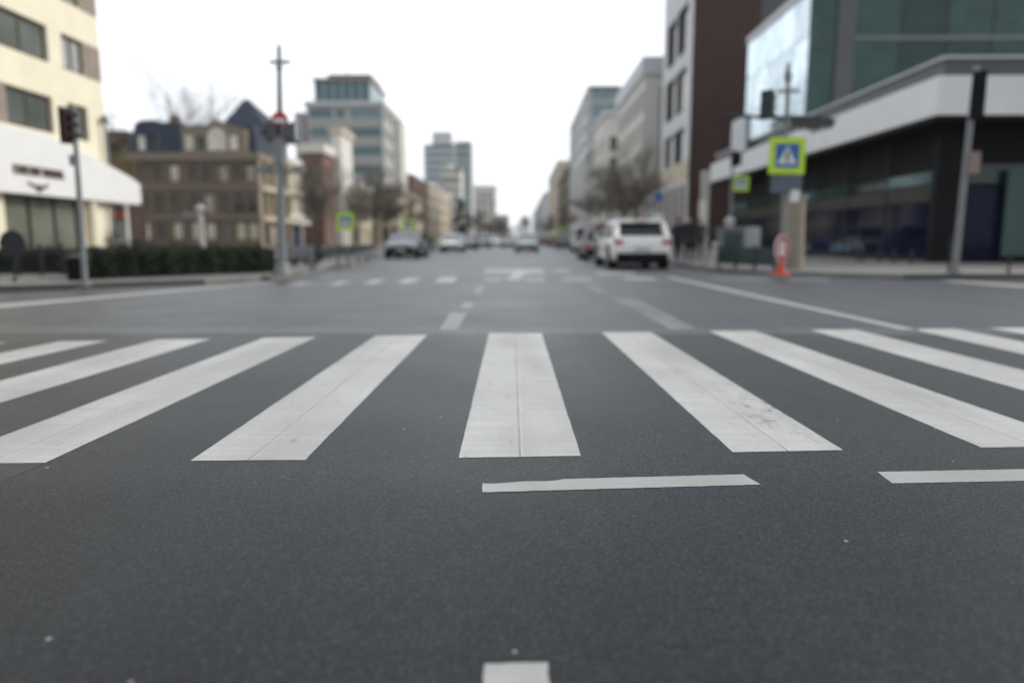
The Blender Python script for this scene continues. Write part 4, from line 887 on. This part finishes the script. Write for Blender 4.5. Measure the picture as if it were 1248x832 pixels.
# serrated dark canopy panel on the arm
rs = random.Random(4); a = onr(143); pl = [(.12, .07), (.8, .06), (1.2, -.02)]; x = 1.15
low = []
while x > .15: low += [(x, -.07 - .08 * math.sin(math.pi * (x / 1.5)) - rs.uniform(0, .06)), (x - .07, -.14 - .15 * math.sin(math.pi * (x / 1.5)) - rs.uniform(0, .1))]; x -= .14
MB().slab([(a.x + p, a.z + q) for p, q in (pl + low)], -.04, .04, mat('dull_grey_metal', (.06, .062, .065), .6)).build('signal_shroud', r_)
# pale concrete advertising column just behind
yy = G(965, 327.5, KH).y; p = Vector((X(968, yy), yy, KH)); t = T('concrete_column', tuple(p), 'beige round concrete column right behind the lime sign pole', 'column'); hgt = Z(968, 243, yy) - KH
cm = mat('beige_concrete', (.30, .27, .21), .85, var=.2, scale=3, bmp=.3)
MB().tube([(0, 0, 0), (0, 0, hgt)], [.30, .24], cm, 20).build('shaft', t, smooth=40); MB().tube([(0, 0, hgt), (0, 0, hgt + .1)], [.28, .28], cm, 20).build('cap', t, smooth=40)
MB().tube([(0, 0, hgt + .1), (0, 0, hgt + 1.6)], [.12, .1], M_poleg, 12).build('upper_post', t, smooth=40)
# orange-footed barrier sign
p = G(951, 335, KH); t = T('barrier_sign', tuple(p), 'red and white round-headed sign on orange cone foot at the kerb', 'barrier sign')
mb = MB(); mb.tube([(0, 0, 0), (0, 0, .05), (0, 0, .07), (0, 0, .2), (0, 0, .34)], [.25, .24, .12, .08, .05], M_orange, 18); mb.build('cone_foot', t, smooth=35)
def ell(rx, rz, cz, n=22): return [(rx * math.cos(2 * math.pi * i / n), cz + rz * math.sin(2 * math.pi * i / n)) for i in range(n)]
MB().slab(ell(.165, .33, .63), -.025, .025, M_white).build('sign_board', t); 
rg = MB(); o_, i_ = ell(.148, .30, .63), ell(.09, .20, .63)
for i in range(22):
    j = (i + 1) % 22
    if 4 <= (i % 11) <= 6 or True: rg.face([(o_[i][0], -.03, o_[i][1]), (o_[j][0], -.03, o_[j][1]), (i_[j][0], -.03, i_[j][1]), (i_[i][0], -.03, i_[i][1])], M_red)
rg.build('red_ring', t)
MB().slab([(-.05, .54), (.05, .54), (.05, .76), (-.05, .76)], -.032, -.0255, mat('cream_sticker', (.75, .66, .5), .5)).build('reflector', t)
# dark green barrier, bollards, bin, ticket box on the right pavement
fence(G(875, 325.5, KH), G(944, 329.5, KH), .62, 'street_barrier', 'dark green solid barrier on the right pavement left of the beige column', M_green, 3)
p = G(870, 326, KH); t = T('bollard', tuple(p), 'pale stone bollard at the left end of the dark green barrier', 'bollard')
MB().tube([(0, 0, 0), (0, 0, .1), (0, 0, .6), (0, 0, .72), (0, 0, .76)], [.14, .1, .09, .1, .03], S_grey, 14).build('shaft', t, smooth=40)
MB().tube([(0, 0, .62), (0, 0, .66)], [.115, .115], M_steel, 14).build('collar', t, smooth=40)
yy = 29; p = Vector((X(890, yy), yy, KH)); t = T('news_kiosk', tuple(p), 'small blue grey kiosk behind the dark green barrier', 'kiosk')
kg = mat('kiosk_blue_grey', (.13, .17, .18), .5)
MB().box((-.45, -.4, 0), (.45, .4, 1.25), kg).build('kiosk_body', t); MB().box((-.52, -.48, 1.252), (.52, .48, 1.33), M_steel).build('roof', t); MB().box((-.36, -.41, .55), (.36, -.402, 1.12), mat('kiosk_window', (.02, .04, .04), .15)).build('window', t)
MB().tube([(-.05, 0, 1.33), (-.05, 0, 1.6), (-.05, 0, 1.75)], [.16, .24, .05], S_grey, 12).build('roof_lamp', t, smooth=40)
p = Vector((X(917, 29.5), 29.5, KH)); t = T('advert_box', tuple(p), 'pale grey upright box beside the blue grey kiosk', 'box')
MB().box((-.25, -.2, .08), (.25, .2, 1.35), S_grey).build('box_body', t); MB().box((-.3, -.25, 0), (.3, .25, .078), S_dkpanel).build('plinth', t)
# second lime sign pole, right
yy = 31; p = Vector((X(889, yy), yy, KH)); t = T('crossing_sign_pole', tuple(p), 'distant lime sign with dark signal on the right pavement above the kiosk', 'sign pole'); hgt = Z(889, 180, yy) - KH
MB().tube([(0, 0, 0), (0, 0, hgt)], [.07, .05], M_poleg, 10).build('post', t, smooth=40); crossing_sign(t, (.38, -.09, Z(889, 224, yy) - KH), .62)
signal_head(t, (.08, -.1, Z(889, 194, yy) - KH), .55, .26, .2, R(30))
yy = 33; p = Vector((X(857, yy), yy, KH)); t = T('grey_column', tuple(p), 'slim grey column with white notice between the people and the kiosk', 'column'); hgt = Z(857, 208, yy) - KH
MB().box((-.17, -.17, 0), (.17, .17, hgt), S_grey).build('shaft', t); MB().box((-.3, -.24, 1.6), (.05, -.18, 2.6), S_pale).build('notice_board', t)
# blue round sign by the cornice building
yy = 40; p = Vector((X(800, yy), yy, KH)); t = T('round_blue_sign', tuple(p), 'round blue road sign on a pole above the white SUV', 'sign'); zc_ = Z(800, 240, yy) - KH
MB().tube([(0, 0, 0), (0, 0, zc_ + .3)], .04, M_poleg, 8).build('post', t); MB().tube([(0, -.05, zc_), (0, -.07, zc_)], .24, M_blue, 24).build('sign_disc', t); MB().box((-.3, -.07, zc_ - 1.6), (.3, -.05, zc_ - .9), M_white).build('supplementary_plate', t)
# leaning pole, right, with signal from the side
r_, b, v = pole(1163, 333, 1190, 80, .085, .06, 'leaning_signal_pole', 'grey pole leaning right at the dark kerb with a black signal near its top', 'signal pole')
def onl(py, dx=0): return v * ((333 - py) / 253) + Vector((dx, 0, 0))
signal_head(r_, tuple(onl(117, .05) + Vector((0, -.12, 0))), 1.05, .22, .2, R(150)); MB().box((-.13, -.1, -.26), (.13, .08, .26), mat('pinkish_box', (.30, .22, .20), .6)).build('push_button_box', r_, tuple(onl(196, .16)))
# row of slim bollards in front of the street-side glass and near the pole
BG = 'slim dark bollards in front of the dark glass front'
prot = None
for k, (px, py) in enumerate([(1045, 318.5), (1051, 319), (1071, 319.5), (1089, 320.5), (1110, 321.5)]):
    p = G(px, py, KH); lb = ['slim bollard under the lettering, farthest from the black pillar', 'slim bollard almost touching the farthest one', 'middle one of the slim bollards on the glass front', 'slim bollard two short of the black pillar', 'slim bollard nearest the black pillar'][k]
    if not prot:
        prot = T('slim_bollard', tuple(p), lb, 'bollard', BG); MB().tube([(0, 0, 0), (0, 0, .5)], [.045, .04], M_dark, 10).build('shaft', prot, smooth=40); MB().tube([(0, 0, .5), (0, 0, .54)], [.05, .03], M_dark, 10).build('cap', prot, smooth=40)
    else: dup(prot, tuple(p), 0, lb)
for px, py, hh_, lb in ((1156, 330, .95, 'thin dark post right beside the leaning signal pole'), (1229, 332, .5, 'thin short post in front of the teal panel')):
    p = G(px, py, KH); t = T('thin_post', tuple(p), lb, 'post'); MB().tube([(0, 0, 0), (0, 0, hh_)], .03, M_dark, 8).build('shaft', t, smooth=40); MB().tube([(0, 0, 0), (0, 0, .03)], .07, M_dark, 10).build('base_plate', t)
# lime signs, left and far
for px, py, yy, s, lb in ((422, 270, 34, .78, 'nearer of the two lime crossing signs on the left pavement'), (498, 274, 50, .78, 'farther lime crossing sign on the left pavement above the dark car'), (684, 284, 80, 1.1, 'small lime sign far up the right pavement over parked cars')):
    p = Vector((X(px, yy), yy, KH if yy < 80 else KH)); t = T('crossing_sign', tuple(p), lb, 'sign', 'lime crossing signs further up the street'); z_ = Z(px, py, yy) - KH
    MB().tube([(0, 0, 0), (0, 0, z_ + s / 2)], .04, M_poleg, 8).build('post', t); crossing_sign(t, (0, -.06, z_), s, True)
# ------------------------------------------------------------------ vehicles
G_car = mat('car_glass', (.012, .015, .018), .05, var=.1)
G_carl = mat('bright_car_glass', (.10, .12, .14), .04, var=.1)
M_lred = mat('tail_lamp_red', (.45, .015, .02), .2); M_lclr = mat('head_lamp', (.6, .62, .65), .15); M_rim = mat('alloy_rim', (.35, .36, .37), .3, .8); M_plate = mat('number_plate', (.6, .6, .58), .5)
def carpaint(name, c):
    if name in MATS: return MATS[name]
    m, nt, b = nodes(name); b.inputs['Base Color'].default_value = (*c, 1); b.inputs['Roughness'].default_value = .35; b.inputs['Coat Weight'].default_value = 1; b.inputs['Coat Roughness'].default_value = .04
    co = objco(nt); lk(nt, mixc(nt, 1.0, c, ramp(nt, noise(nt, co, 3), [(.3, .93), (.7, 1.03)]), 'MULTIPLY'), b.inputs['Base Color']); MATS[name] = m; return m
def car(name, loc, rot, pm, kind, label, group='cars on the far street'):
    """local frame: nose towards +y"""
    S = {'suv': dict(L=4.55, W=1.98, Hh=1.62, belt=1.02, hood=1.0, fl=.9, rl=.18, rr=.42, wt=.70, wr=.36, hoodL=1.15),
         'hatch': dict(L=4.1, W=1.76, Hh=1.46, belt=.90, hood=.86, fl=.95, rl=.25, rr=.50, wt=.64, wr=.31, hoodL=.95),
         'sedan': dict(L=4.6, W=1.80, Hh=1.42, belt=.90, hood=.84, fl=1.15, rl=.85, rr=.55, wt=.62, wr=.32, hoodL=1.2),
         'van': dict(L=4.9, W=1.92, Hh=1.95, belt=1.15, hood=1.05, fl=.75, rl=.06, rr=.15, wt=.82, wr=.33, hoodL=.8)}[kind]
    t = T(name, loc, label, 'car' if kind != 'van' else 'van', group, rot); L, W, Hh, belt = S['L'], S['W'], S['Hh'], S['belt']; hw = W / 2; fy, ry = L / 2, -L / 2
    bd = MB(); st = [(ry, .34, belt * .80, .86), (ry + .05, .28, belt * .93, .93), (ry + .22, .24, belt, .985), (ry + .9, .22, belt, 1.0), (0, .22, belt, 1.0), (fy - S['hoodL'] - .25, .22, belt - .01, 1.0), (fy - S['hoodL'] + .25, .22, S['hood'], .99), (fy - .35, .24, S['hood'] - .12, .95), (fy - .1, .27, S['hood'] - .24, .88), (fy, .34, S['hood'] - .36, .78)]
    n = 9; i0 = len(bd.v); k_ = bd.mi(pm)
    for y, zl, zt, w in st:
        w *= hw; zm_ = zl + (zt - zl) * .45
        for x, z in [(-w * .88, zl), (-w * .985, zl + .1), (-w, zm_), (-w * .975, zt - .1), (-w * .90, zt), (0, zt + .035), (w * .90, zt), (w * .975, zt - .1), (w, zm_), (w * .985, zl + .1), (w * .88, zl)]: bd.v.append((x, y, z))
    n = 11
    for s in range(len(st) - 1):
        for a in range(n): c = (a + 1) % n; bd.f.append((i0 + s * n + a, i0 + s * n + c, i0 + (s + 1) * n + c, i0 + (s + 1) * n + a)); bd.m.append(k_)
    bd.f.append(tuple(i0 + a for a in range(n))[::-1]); bd.m.append(k_); e = i0 + (len(st) - 1) * n; bd.f.append(tuple(e + a for a in range(n))); bd.m.append(k_)
    # cabin
    yb0, yb1 = ry + S['rl'], fy - S['hoodL']; yt0, yt1 = ry + S['rl'] + S['rr'], yb1 - S['fl']; wb, wt_ = hw * .92, hw * S['wt'] / .80 * .92
    wt_ = min(wt_, hw * .80) if kind != 'van' else hw * .9
    def cab(sx, y, zf): return (sx * (wb + (wt_ - wb) * zf), y, belt + (Hh - belt) * zf)
    rb_, rt_ = .86, 1.0
    # roof shell with rounded edge
    rf = bd; mm = pm; top = Hh; e0 = Hh - .09
    ring = lambda ins, z: [(-wt_ - .02 + ins, yt0 - .03 + ins * 1.5, z), (wt_ + .02 - ins, yt0 - .03 + ins * 1.5, z), (wt_ + .02 - ins, yt1 + .05 - ins * 2, z), (-wt_ - .02 + ins, yt1 + .05 - ins * 2, z)]
    R0, R1, R2 = ring(0, e0), ring(.03, Hh - .035), ring(.14, Hh)
    for Aa, Bb in ((R0, R1), (R1, R2)):
        for i in range(4): j = (i + 1) % 4; bd.face([Aa[i], Aa[j], Bb[j], Bb[i]], pm)
    bd.face(R2, pm); bd.face(R0[::-1], pm)
    ztop = e0 + .01
    for sx in (-1, 1):   # pillars
        for (ya_, yb_, r) in ((yb0, yt0, .055), (yb1, yt1, .035), ((yb0 + yb1) / 2 + .1, (yt0 + yt1) / 2 + .1, .035)):
            bd.tube([(sx * wb, ya_, belt - .03), (sx * wt_, yb_, ztop)], r, pm, 6)
    body = bd.build('body', t, smooth=38)
    def quad(nm, P, m=G_car, par=t):
        q = MB(); P = [Vector(p) for p in P]; c = sum(P, Vector()) / 4; nn = (P[1] - P[0]).cross(P[2] - P[1]).normalized(); 
        if nn.dot(c - Vector((0, (yb0 + yb1) / 2, belt))) < 0: nn = -nn
        P2 = [p - nn * .02 for p in P]; q.face(P, m); q.face(P2[::-1], m)
        for i in range(4): j = (i + 1) % 4; q.face([P[i], P2[i], P2[j], P[j]], m)
        return q.build(nm, par)
    quad('rear_window', [(-wb, yb0, belt), (wb, yb0, belt), (wt_, yt0, ztop), (-wt_, yt0, ztop)])
    quad('windscreen', [(wb, yb1, belt), (-wb, yb1, belt), (-wt_, yt1, ztop), (wt_, yt1, ztop)], G_carl)
    for sx in (-1, 1): quad('side_window', [(sx * wb, yb0 + .06, belt), (sx * wb, yb1 - .06, belt), (sx * wt_, yt1 - .03, ztop), (sx * wt_, yt0 + .03, ztop)])
    # rear end
    if kind == 'suv':   # body coloured tailgate frame under and beside the glass, spoiler
        for sx in (-1, 1): MB().tube([(sx * (wb - .10), yb0 - .02, belt - .02), (sx * (wt_ - .06), yt0 - .03, ztop)], .085, pm, 8).build('tailgate_pillar', t, smooth=50)
        MB().box((-wb + .1, yb0 - .035, belt - .03), (wb - .1, yb0 + .02, belt + .05), pm).build('tailgate_sill', t)
        MB().box((-wt_ + .02, yt0 - .20, Hh - .12), (wt_ - .02, yt0 + .02, Hh - .055), pm).build('roof_spoiler', t)
    for sx in (-1, 1):
        lw = .17 if kind != 'suv' else .24
        P = MB(); P.box((min(sx * (hw * .90 - lw * 2 * .55), sx * hw * .925), ry - .012, belt * .80 - .17 if kind != 'suv' else .80), (max(sx * (hw * .90 - lw * 2 * .55), sx * hw * .925), ry + .16, belt * .80 if kind != 'suv' else .93), M_lred); P.build('tail_light', t)
        Q = MB(); Q.box((min(sx * hw * .5, sx * hw * .84), fy - .16, .60), (max(sx * hw * .5, sx * hw * .84), fy - .04 + .03, .74), M_lclr); Q.build('headlight', t)
        MB().tube([(sx * (hw - .04), yb1 - .35, belt + .02), (sx * (hw + .1), yb1 - .33, belt + .07)], [.03, .03], pm, 6).build('mirror_arm', t); MB().box((sx * (hw + .1) - .09, yb1 - .40, belt + .0), (sx * (hw + .1) + .09, yb1 - .28, belt + .15), pm).build('mirror', t)
    MB().box((-hw * .2, yt0 - .21 if kind == 'suv' else yt0 - .05, Hh - .10), (hw * .2, yt0 - .19 if kind == 'suv' else yt0 - .03, Hh - .06), M_lred).build('brake_light', t)
    MB().box((-hw * .84, ry - .06, .26), (hw * .84, ry + .30, .52), M_black).build('rear_bumper', t); MB().box((-hw * .74, fy - .32, .24), (hw * .74, fy + .03, .42), M_black).build('front_bumper', t)
    MB().box((-hw * .45, fy - .10, .45), (hw * .45, fy + .012, .58), M_black).build('grille', t)
    MB().box((-.26, ry - .075, .56 if kind != 'suv' else .62), (.26, ry - .012 + .03, .66 if kind != 'suv' else .74), M_plate).build('number_plate', t); MB().box((-.26, fy + .014, .38), (.26, fy + .04, .48), M_plate).build('number_plate', t)
    wr = S['wr']
    for y in (ry + .85, fy - .85):
        for sx in (-1, 1):
            w = T('tmp', (0, 0, 0), None, None) if False else None
            ar_ = MB(); ar_.tube([(sx * (hw - .26), y, wr + .02), (sx * (hw + .004), y, wr + .02)], wr + .065, M_black, 22); ar_.build('wheel_arch', t)
            ty = MB(); ty.tube([(sx * (hw - .23), y, wr), (sx * (hw - .21), y, wr), (sx * (hw - .005), y, wr), (sx * (hw + .02), y, wr)], [wr * .9, wr, wr, wr * .9], M_rub, 24); wh = ty.build('wheel', t, smooth=40)
            MB().tube([(sx * (hw + .021), y, wr), (sx * (hw + .028), y, wr)], wr * .62, M_rim, 14).build('rim', wh)
    MB().box((-hw * .8, ry + .3, .16), (hw * .8, fy - .3, .26), M_black).build('underbody', t)
    return t
P_w = carpaint('white_car_paint', (.86, .86, .84)); P_s = carpaint('silver_car_paint', (.42, .45, .48)); P_d = carpaint('dark_car_paint', (.012, .018, .03)); P_g = carpaint('grey_car_paint', (.20, .21, .22)); P_r = carpaint('red_car_paint', (.30, .03, .03)); P_c = carpaint('cream_car_paint', (.55, .48, .40)); P_b = carpaint('pale_blue_car_paint', (.20, .25, .31))
P_n = carpaint('navy_car_paint', (.015, .03, .055))
yS = G(773, 328).y; L_ = 4.55
car('parked_suv', (X(781, yS), yS + L_ / 2, 0), R(1.5), P_w, 'suv', 'white SUV seen from behind, tail lights red, nearest car on the street')
car('parked_car', (X(735, 33), 35, 0), 0, P_g, 'hatch', 'grey hatchback half hidden just ahead of the white SUV')
car('parked_van', (X(741, 44), 46, 0), 0, P_r, 'van', 'dark red van showing above the car ahead of the white SUV')
car('parked_van', (X(715, 54), 56, 0), 0, P_w, 'van', 'white van parked on the right beyond the SUV')
car('parked_car', (X(689, 74), 76, 0), 0, P_d, 'sedan', 'dark car parked on the right beyond the white van')
car('parked_car', (X(677, 92), 94, 0), 0, P_g, 'hatch', 'small grey car far up on the right under the lime sign')
car('moving_car', (X(662, 110), 112, 0), 0, P_r, 'hatch', 'little red car driving away beside the silver one')
car('moving_car', (X(642, 55), 57, 0), math.pi, P_s, 'sedan', 'silver car coming along the middle of the street')
car('moving_car', (X(620, 82), 84, 0), math.pi, P_c, 'hatch', 'small cream car left of the silver oncoming car')
car('parked_car', (X(487, 36), 38.5, 0), math.pi, P_n, 'sedan', 'dark car parked at the left kerb facing the crossing, nearest on the left')
car('parked_car', (X(549, 55), 57, 0), math.pi, P_w, 'sedan', 'white car parked on the left, second from the crossing')
car('parked_car', (X(568, 68), 70, 0), math.pi, P_d, 'sedan', 'dark car parked on the left right behind the white one')
car('parked_car', (X(588, 82), 84, 0), math.pi, P_b, 'hatch', 'pale blue car standing out into the street beyond the parked dark one')
car('parked_car', (X(603, 105), 107, 0), math.pi, P_w, 'sedan', 'farthest white car on the left, near the end of the row')
# ------------------------------------------------------------------ people (three, dark coats, hands in pockets)
def person(loc, rot, coat, trous, label, stride=.22, h=1.7, lean=0):
    t = None; k = h / 1.72
    J = {'pel': (0, 0, .93), 'wst': (0, .0, 1.08), 'chs': (0, -.02, 1.28), 'nkb': (0, -.01, 1.44), 'nk': (0, -.02, 1.50), 'hd0': (0, -.035, 1.57), 'hd': (0, -.04, 1.65),
         'hl': (-.09, 0, .90), 'kl': (-.10, -stride * .55, .50), 'al': (-.10, -stride * .7, .10), 'tl': (-.11, -stride * .7 - .17, .04),
         'hr': (.09, 0, .90), 'kr': (.10, stride * .1, .50), 'ar': (.10, stride * 1.1, .12), 'tr': (.11, stride * 1.1 - .15, .05),
         'sl': (-.19, -.01, 1.40), 'el': (-.27, .06, 1.14), 'wl': (-.21, -.07, .97), 'sr': (.19, -.01, 1.40), 'er': (.27, .06, 1.14), 'wr': (.21, -.07, .97)}
    rad = {'pel': (.16, .12), 'wst': (.15, .115), 'chs': (.17, .12), 'nkb': (.09, .08), 'nk': (.055, .055), 'hd0': (.08, .09), 'hd': (.078, .095), 'hl': (.10, .10), 'kl': (.065, .065), 'al': (.045, .045), 'tl': (.04, .03), 'hr': (.10, .10), 'kr': (.065, .065), 'ar': (.045, .045), 'tr': (.04, .03), 'sl': (.075, .075), 'el': (.055, .055), 'wl': (.045, .045), 'sr': (.075, .075), 'er': (.055, .055), 'wr': (.045, .045)}
    E = [('pel', 'wst'), ('wst', 'chs'), ('chs', 'nkb'), ('nkb', 'nk'), ('nk', 'hd0'), ('hd0', 'hd'), ('pel', 'hl'), ('hl', 'kl'), ('kl', 'al'), ('al', 'tl'), ('pel', 'hr'), ('hr', 'kr'), ('kr', 'ar'), ('ar', 'tr'), ('chs', 'sl'), ('sl', 'el'), ('el', 'wl'), ('chs', 'sr'), ('sr', 'er'), ('er', 'wr')]
    names = list(J); me = bpy.data.meshes.new('person'); me.from_pydata([tuple(c * k for c in J[n]) for n in names], [(names.index(a), names.index(b)) for a, b in E], [])
    o = bpy.data.objects.new('tmp_person', me); col.objects.link(o); md = o.modifiers.new('s', 'SKIN'); sv = me.skin_vertices[0].data
    for i, n in enumerate(names): sv[i].radius = tuple(r * k for r in rad[n])
    sv[0].use_root = True; o.modifiers.new('b', 'SUBSURF').levels = 2
    dg = bpy.context.evaluated_depsgraph_get(); m2 = bpy.data.meshes.new_from_object(o.evaluated_get(dg)); bpy.data.objects.remove(o)
    skin_ = mat('skin', (.45, .28, .2), .6, var=.05); shoe = M_black
    m2.materials.clear()
    for m in (coat, trous, skin_, shoe): m2.materials.append(m)
    for p in m2.polygons:
        z = p.center.z / k; p.material_index = 2 if z > 1.47 else (0 if z > .86 else (1 if z > .10 else 3)); p.use_smooth = True
    b = bpy.data.objects.new('person', m2); col.objects.link(b); b.location = loc; b.rotation_euler.z = rot; tag(b, label, 'person', 'people on the right pavement')
    # hair, coat skirt, face
    hr = MB(); hc = Vector((0, -.02, 1.665)) * k
    for a in range(8):
        for c in range(5):
            pass
    n_ = 14; rings = []
    for i in range(7):
        ph = math.pi / 2 * i / 6; rings.append([(hc.x + .093 * k * math.cos(ph) * math.cos(2 * math.pi * j / n_), hc.y + .02 * k + .105 * k * math.cos(ph) * math.sin(2 * math.pi * j / n_), hc.z - .02 * k + .09 * k * math.sin(ph)) for j in range(n_)])
    for i in range(6):
        for j in range(n_): l = (j + 1) % n_; hr.face([rings[i][j], rings[i][l], rings[i + 1][l], rings[i + 1][j]], M_hair)
    hr.build('hair', b, smooth=60)
    sk_ = MB(); sk_.tube([(0, 0, 1.1 * k), (0, 0, .9 * k), (0, 0, .72 * k)], [.17 * k, .2 * k, .24 * k], coat, 16, False); sk_.build('coat_skirt', b, smooth=60)
    fc = MB(); fc.tube([(0, -.125 * k, 1.60 * k), (0, -.15 * k, 1.585 * k)], [.018, .01], skin_, 6); fc.build('nose', b)
    return b
M_hair = mat('dark_hair', (.02, .015, .012), .7)
c1 = mat('navy_coat', (.012, .014, .03), .8); c2 = mat('black_coat', (.012, .012, .013), .8); c3 = mat('charcoal_coat', (.03, .03, .032), .8); tj = mat('dark_trousers', (.015, .015, .018), .8)
person((X(826, 27.5), 27.5, KH), R(10), c1, tj, 'person in a navy coat walking towards the crossing, closest to the SUV', .25, 1.66)
person((X(839, 26.5), 26.5, KH), R(-15), c2, tj, 'person in a long black coat, middle of the three walkers', .2, 1.72)
person((X(852, 30), 30, KH), R(170), c3, tj, 'person in a charcoal coat walking away beside the grey column', .22, 1.7)
# ------------------------------------------------------------------ air, sky, sun
HZ = True
if HZ:
    hz = MB(); hz.box((-150, -20, -1), (150, 1000, 75), None); 
    o = hz.build('haze'); m = bpy.data.materials.new('haze'); m.use_nodes = True; nt = m.node_tree
    for n in list(nt.nodes):
        if n.type == 'BSDF_PRINCIPLED': nt.nodes.remove(n)
    pv_ = nt.nodes.new('ShaderNodeVolumePrincipled'); pv_.inputs['Color'].default_value = (.93, .95, .97, 1); pv_.inputs['Density'].default_value = .00022; pv_.inputs['Anisotropy'].default_value = .2
    nt.links.new(pv_.outputs[0], [n for n in nt.nodes if n.type == 'OUTPUT_MATERIAL'][0].inputs['Volume'])
    o.data.materials.clear(); o.data.materials.append(m); tag(o, kind='stuff')
w = bpy.data.worlds.new('World'); sc.world = w; w.use_nodes = True; nt = w.node_tree; bg = nt.nodes['Background']
sky = nt.nodes.new('ShaderNodeTexSky'); sky.sky_type = 'NISHITA'; sky.sun_disc = False; ELEV = R(30); AZ = R(76)   # azimuth from +Y clockwise
sky.sun_elevation = ELEV; sky.sun_rotation = AZ; sky.dust_density = 3
bg.inputs['Strength'].default_value = .10
tc = nt.nodes.new('ShaderNodeTexCoord').outputs['Generated']
cl = ramp(nt, noise(nt, mapping(nt, tc, (1, 1, 2.5)), 1.6, 4), [(.3, (11.8, 12.4, 13.2)), (.7, (13.0, 13.4, 13.9))])
sxyz = nt.nodes.new('ShaderNodeSeparateXYZ'); lk(nt, tc, sxyz.inputs[0])
# added sky gradient: brighter ahead, dimmed behind and overhead to darken facades and asphalt
side = maprange(nt, mathn(nt, 'ADD', sxyz.outputs[1], mathn(nt, 'MULTIPLY', sxyz.outputs[0], .12)), -.5, .7, .68, 1.12)
high = maprange(nt, sxyz.outputs[2], .35, .95, 1.0, .72)
cl = mixc(nt, 1.0, cl, mathn(nt, 'MULTIPLY', side, high), 'MULTIPLY')
nt.links.new(mixc(nt, .90, sky.outputs[0], cl), bg.inputs['Color'])
sd = bpy.data.lights.new('sun', 'SUN'); so = bpy.data.objects.new('sun', sd); col.objects.link(so); sd.energy = 2.2; sd.angle = R(16); sd.color = (1, .95, .88)
dirv = Vector((math.sin(AZ) * math.cos(ELEV), math.cos(AZ) * math.cos(ELEV), math.sin(ELEV))); so.rotation_euler = (-dirv).to_track_quat('-Z', 'Y').to_euler()
so.location = (20, 0, 40)
sc.view_settings.view_transform = 'Standard'; sc.view_settings.look = 'None'; sc.view_settings.exposure = 0; sc.view_settings.gamma = 1
cy = sc.cycles; cy.use_denoising = True; cy.max_bounces = 6; cy.diffuse_bounces = 3; cy.glossy_bounces = 3; cy.transmission_bounces = 2; cy.volume_bounces = 0; cy.use_adaptive_sampling = True
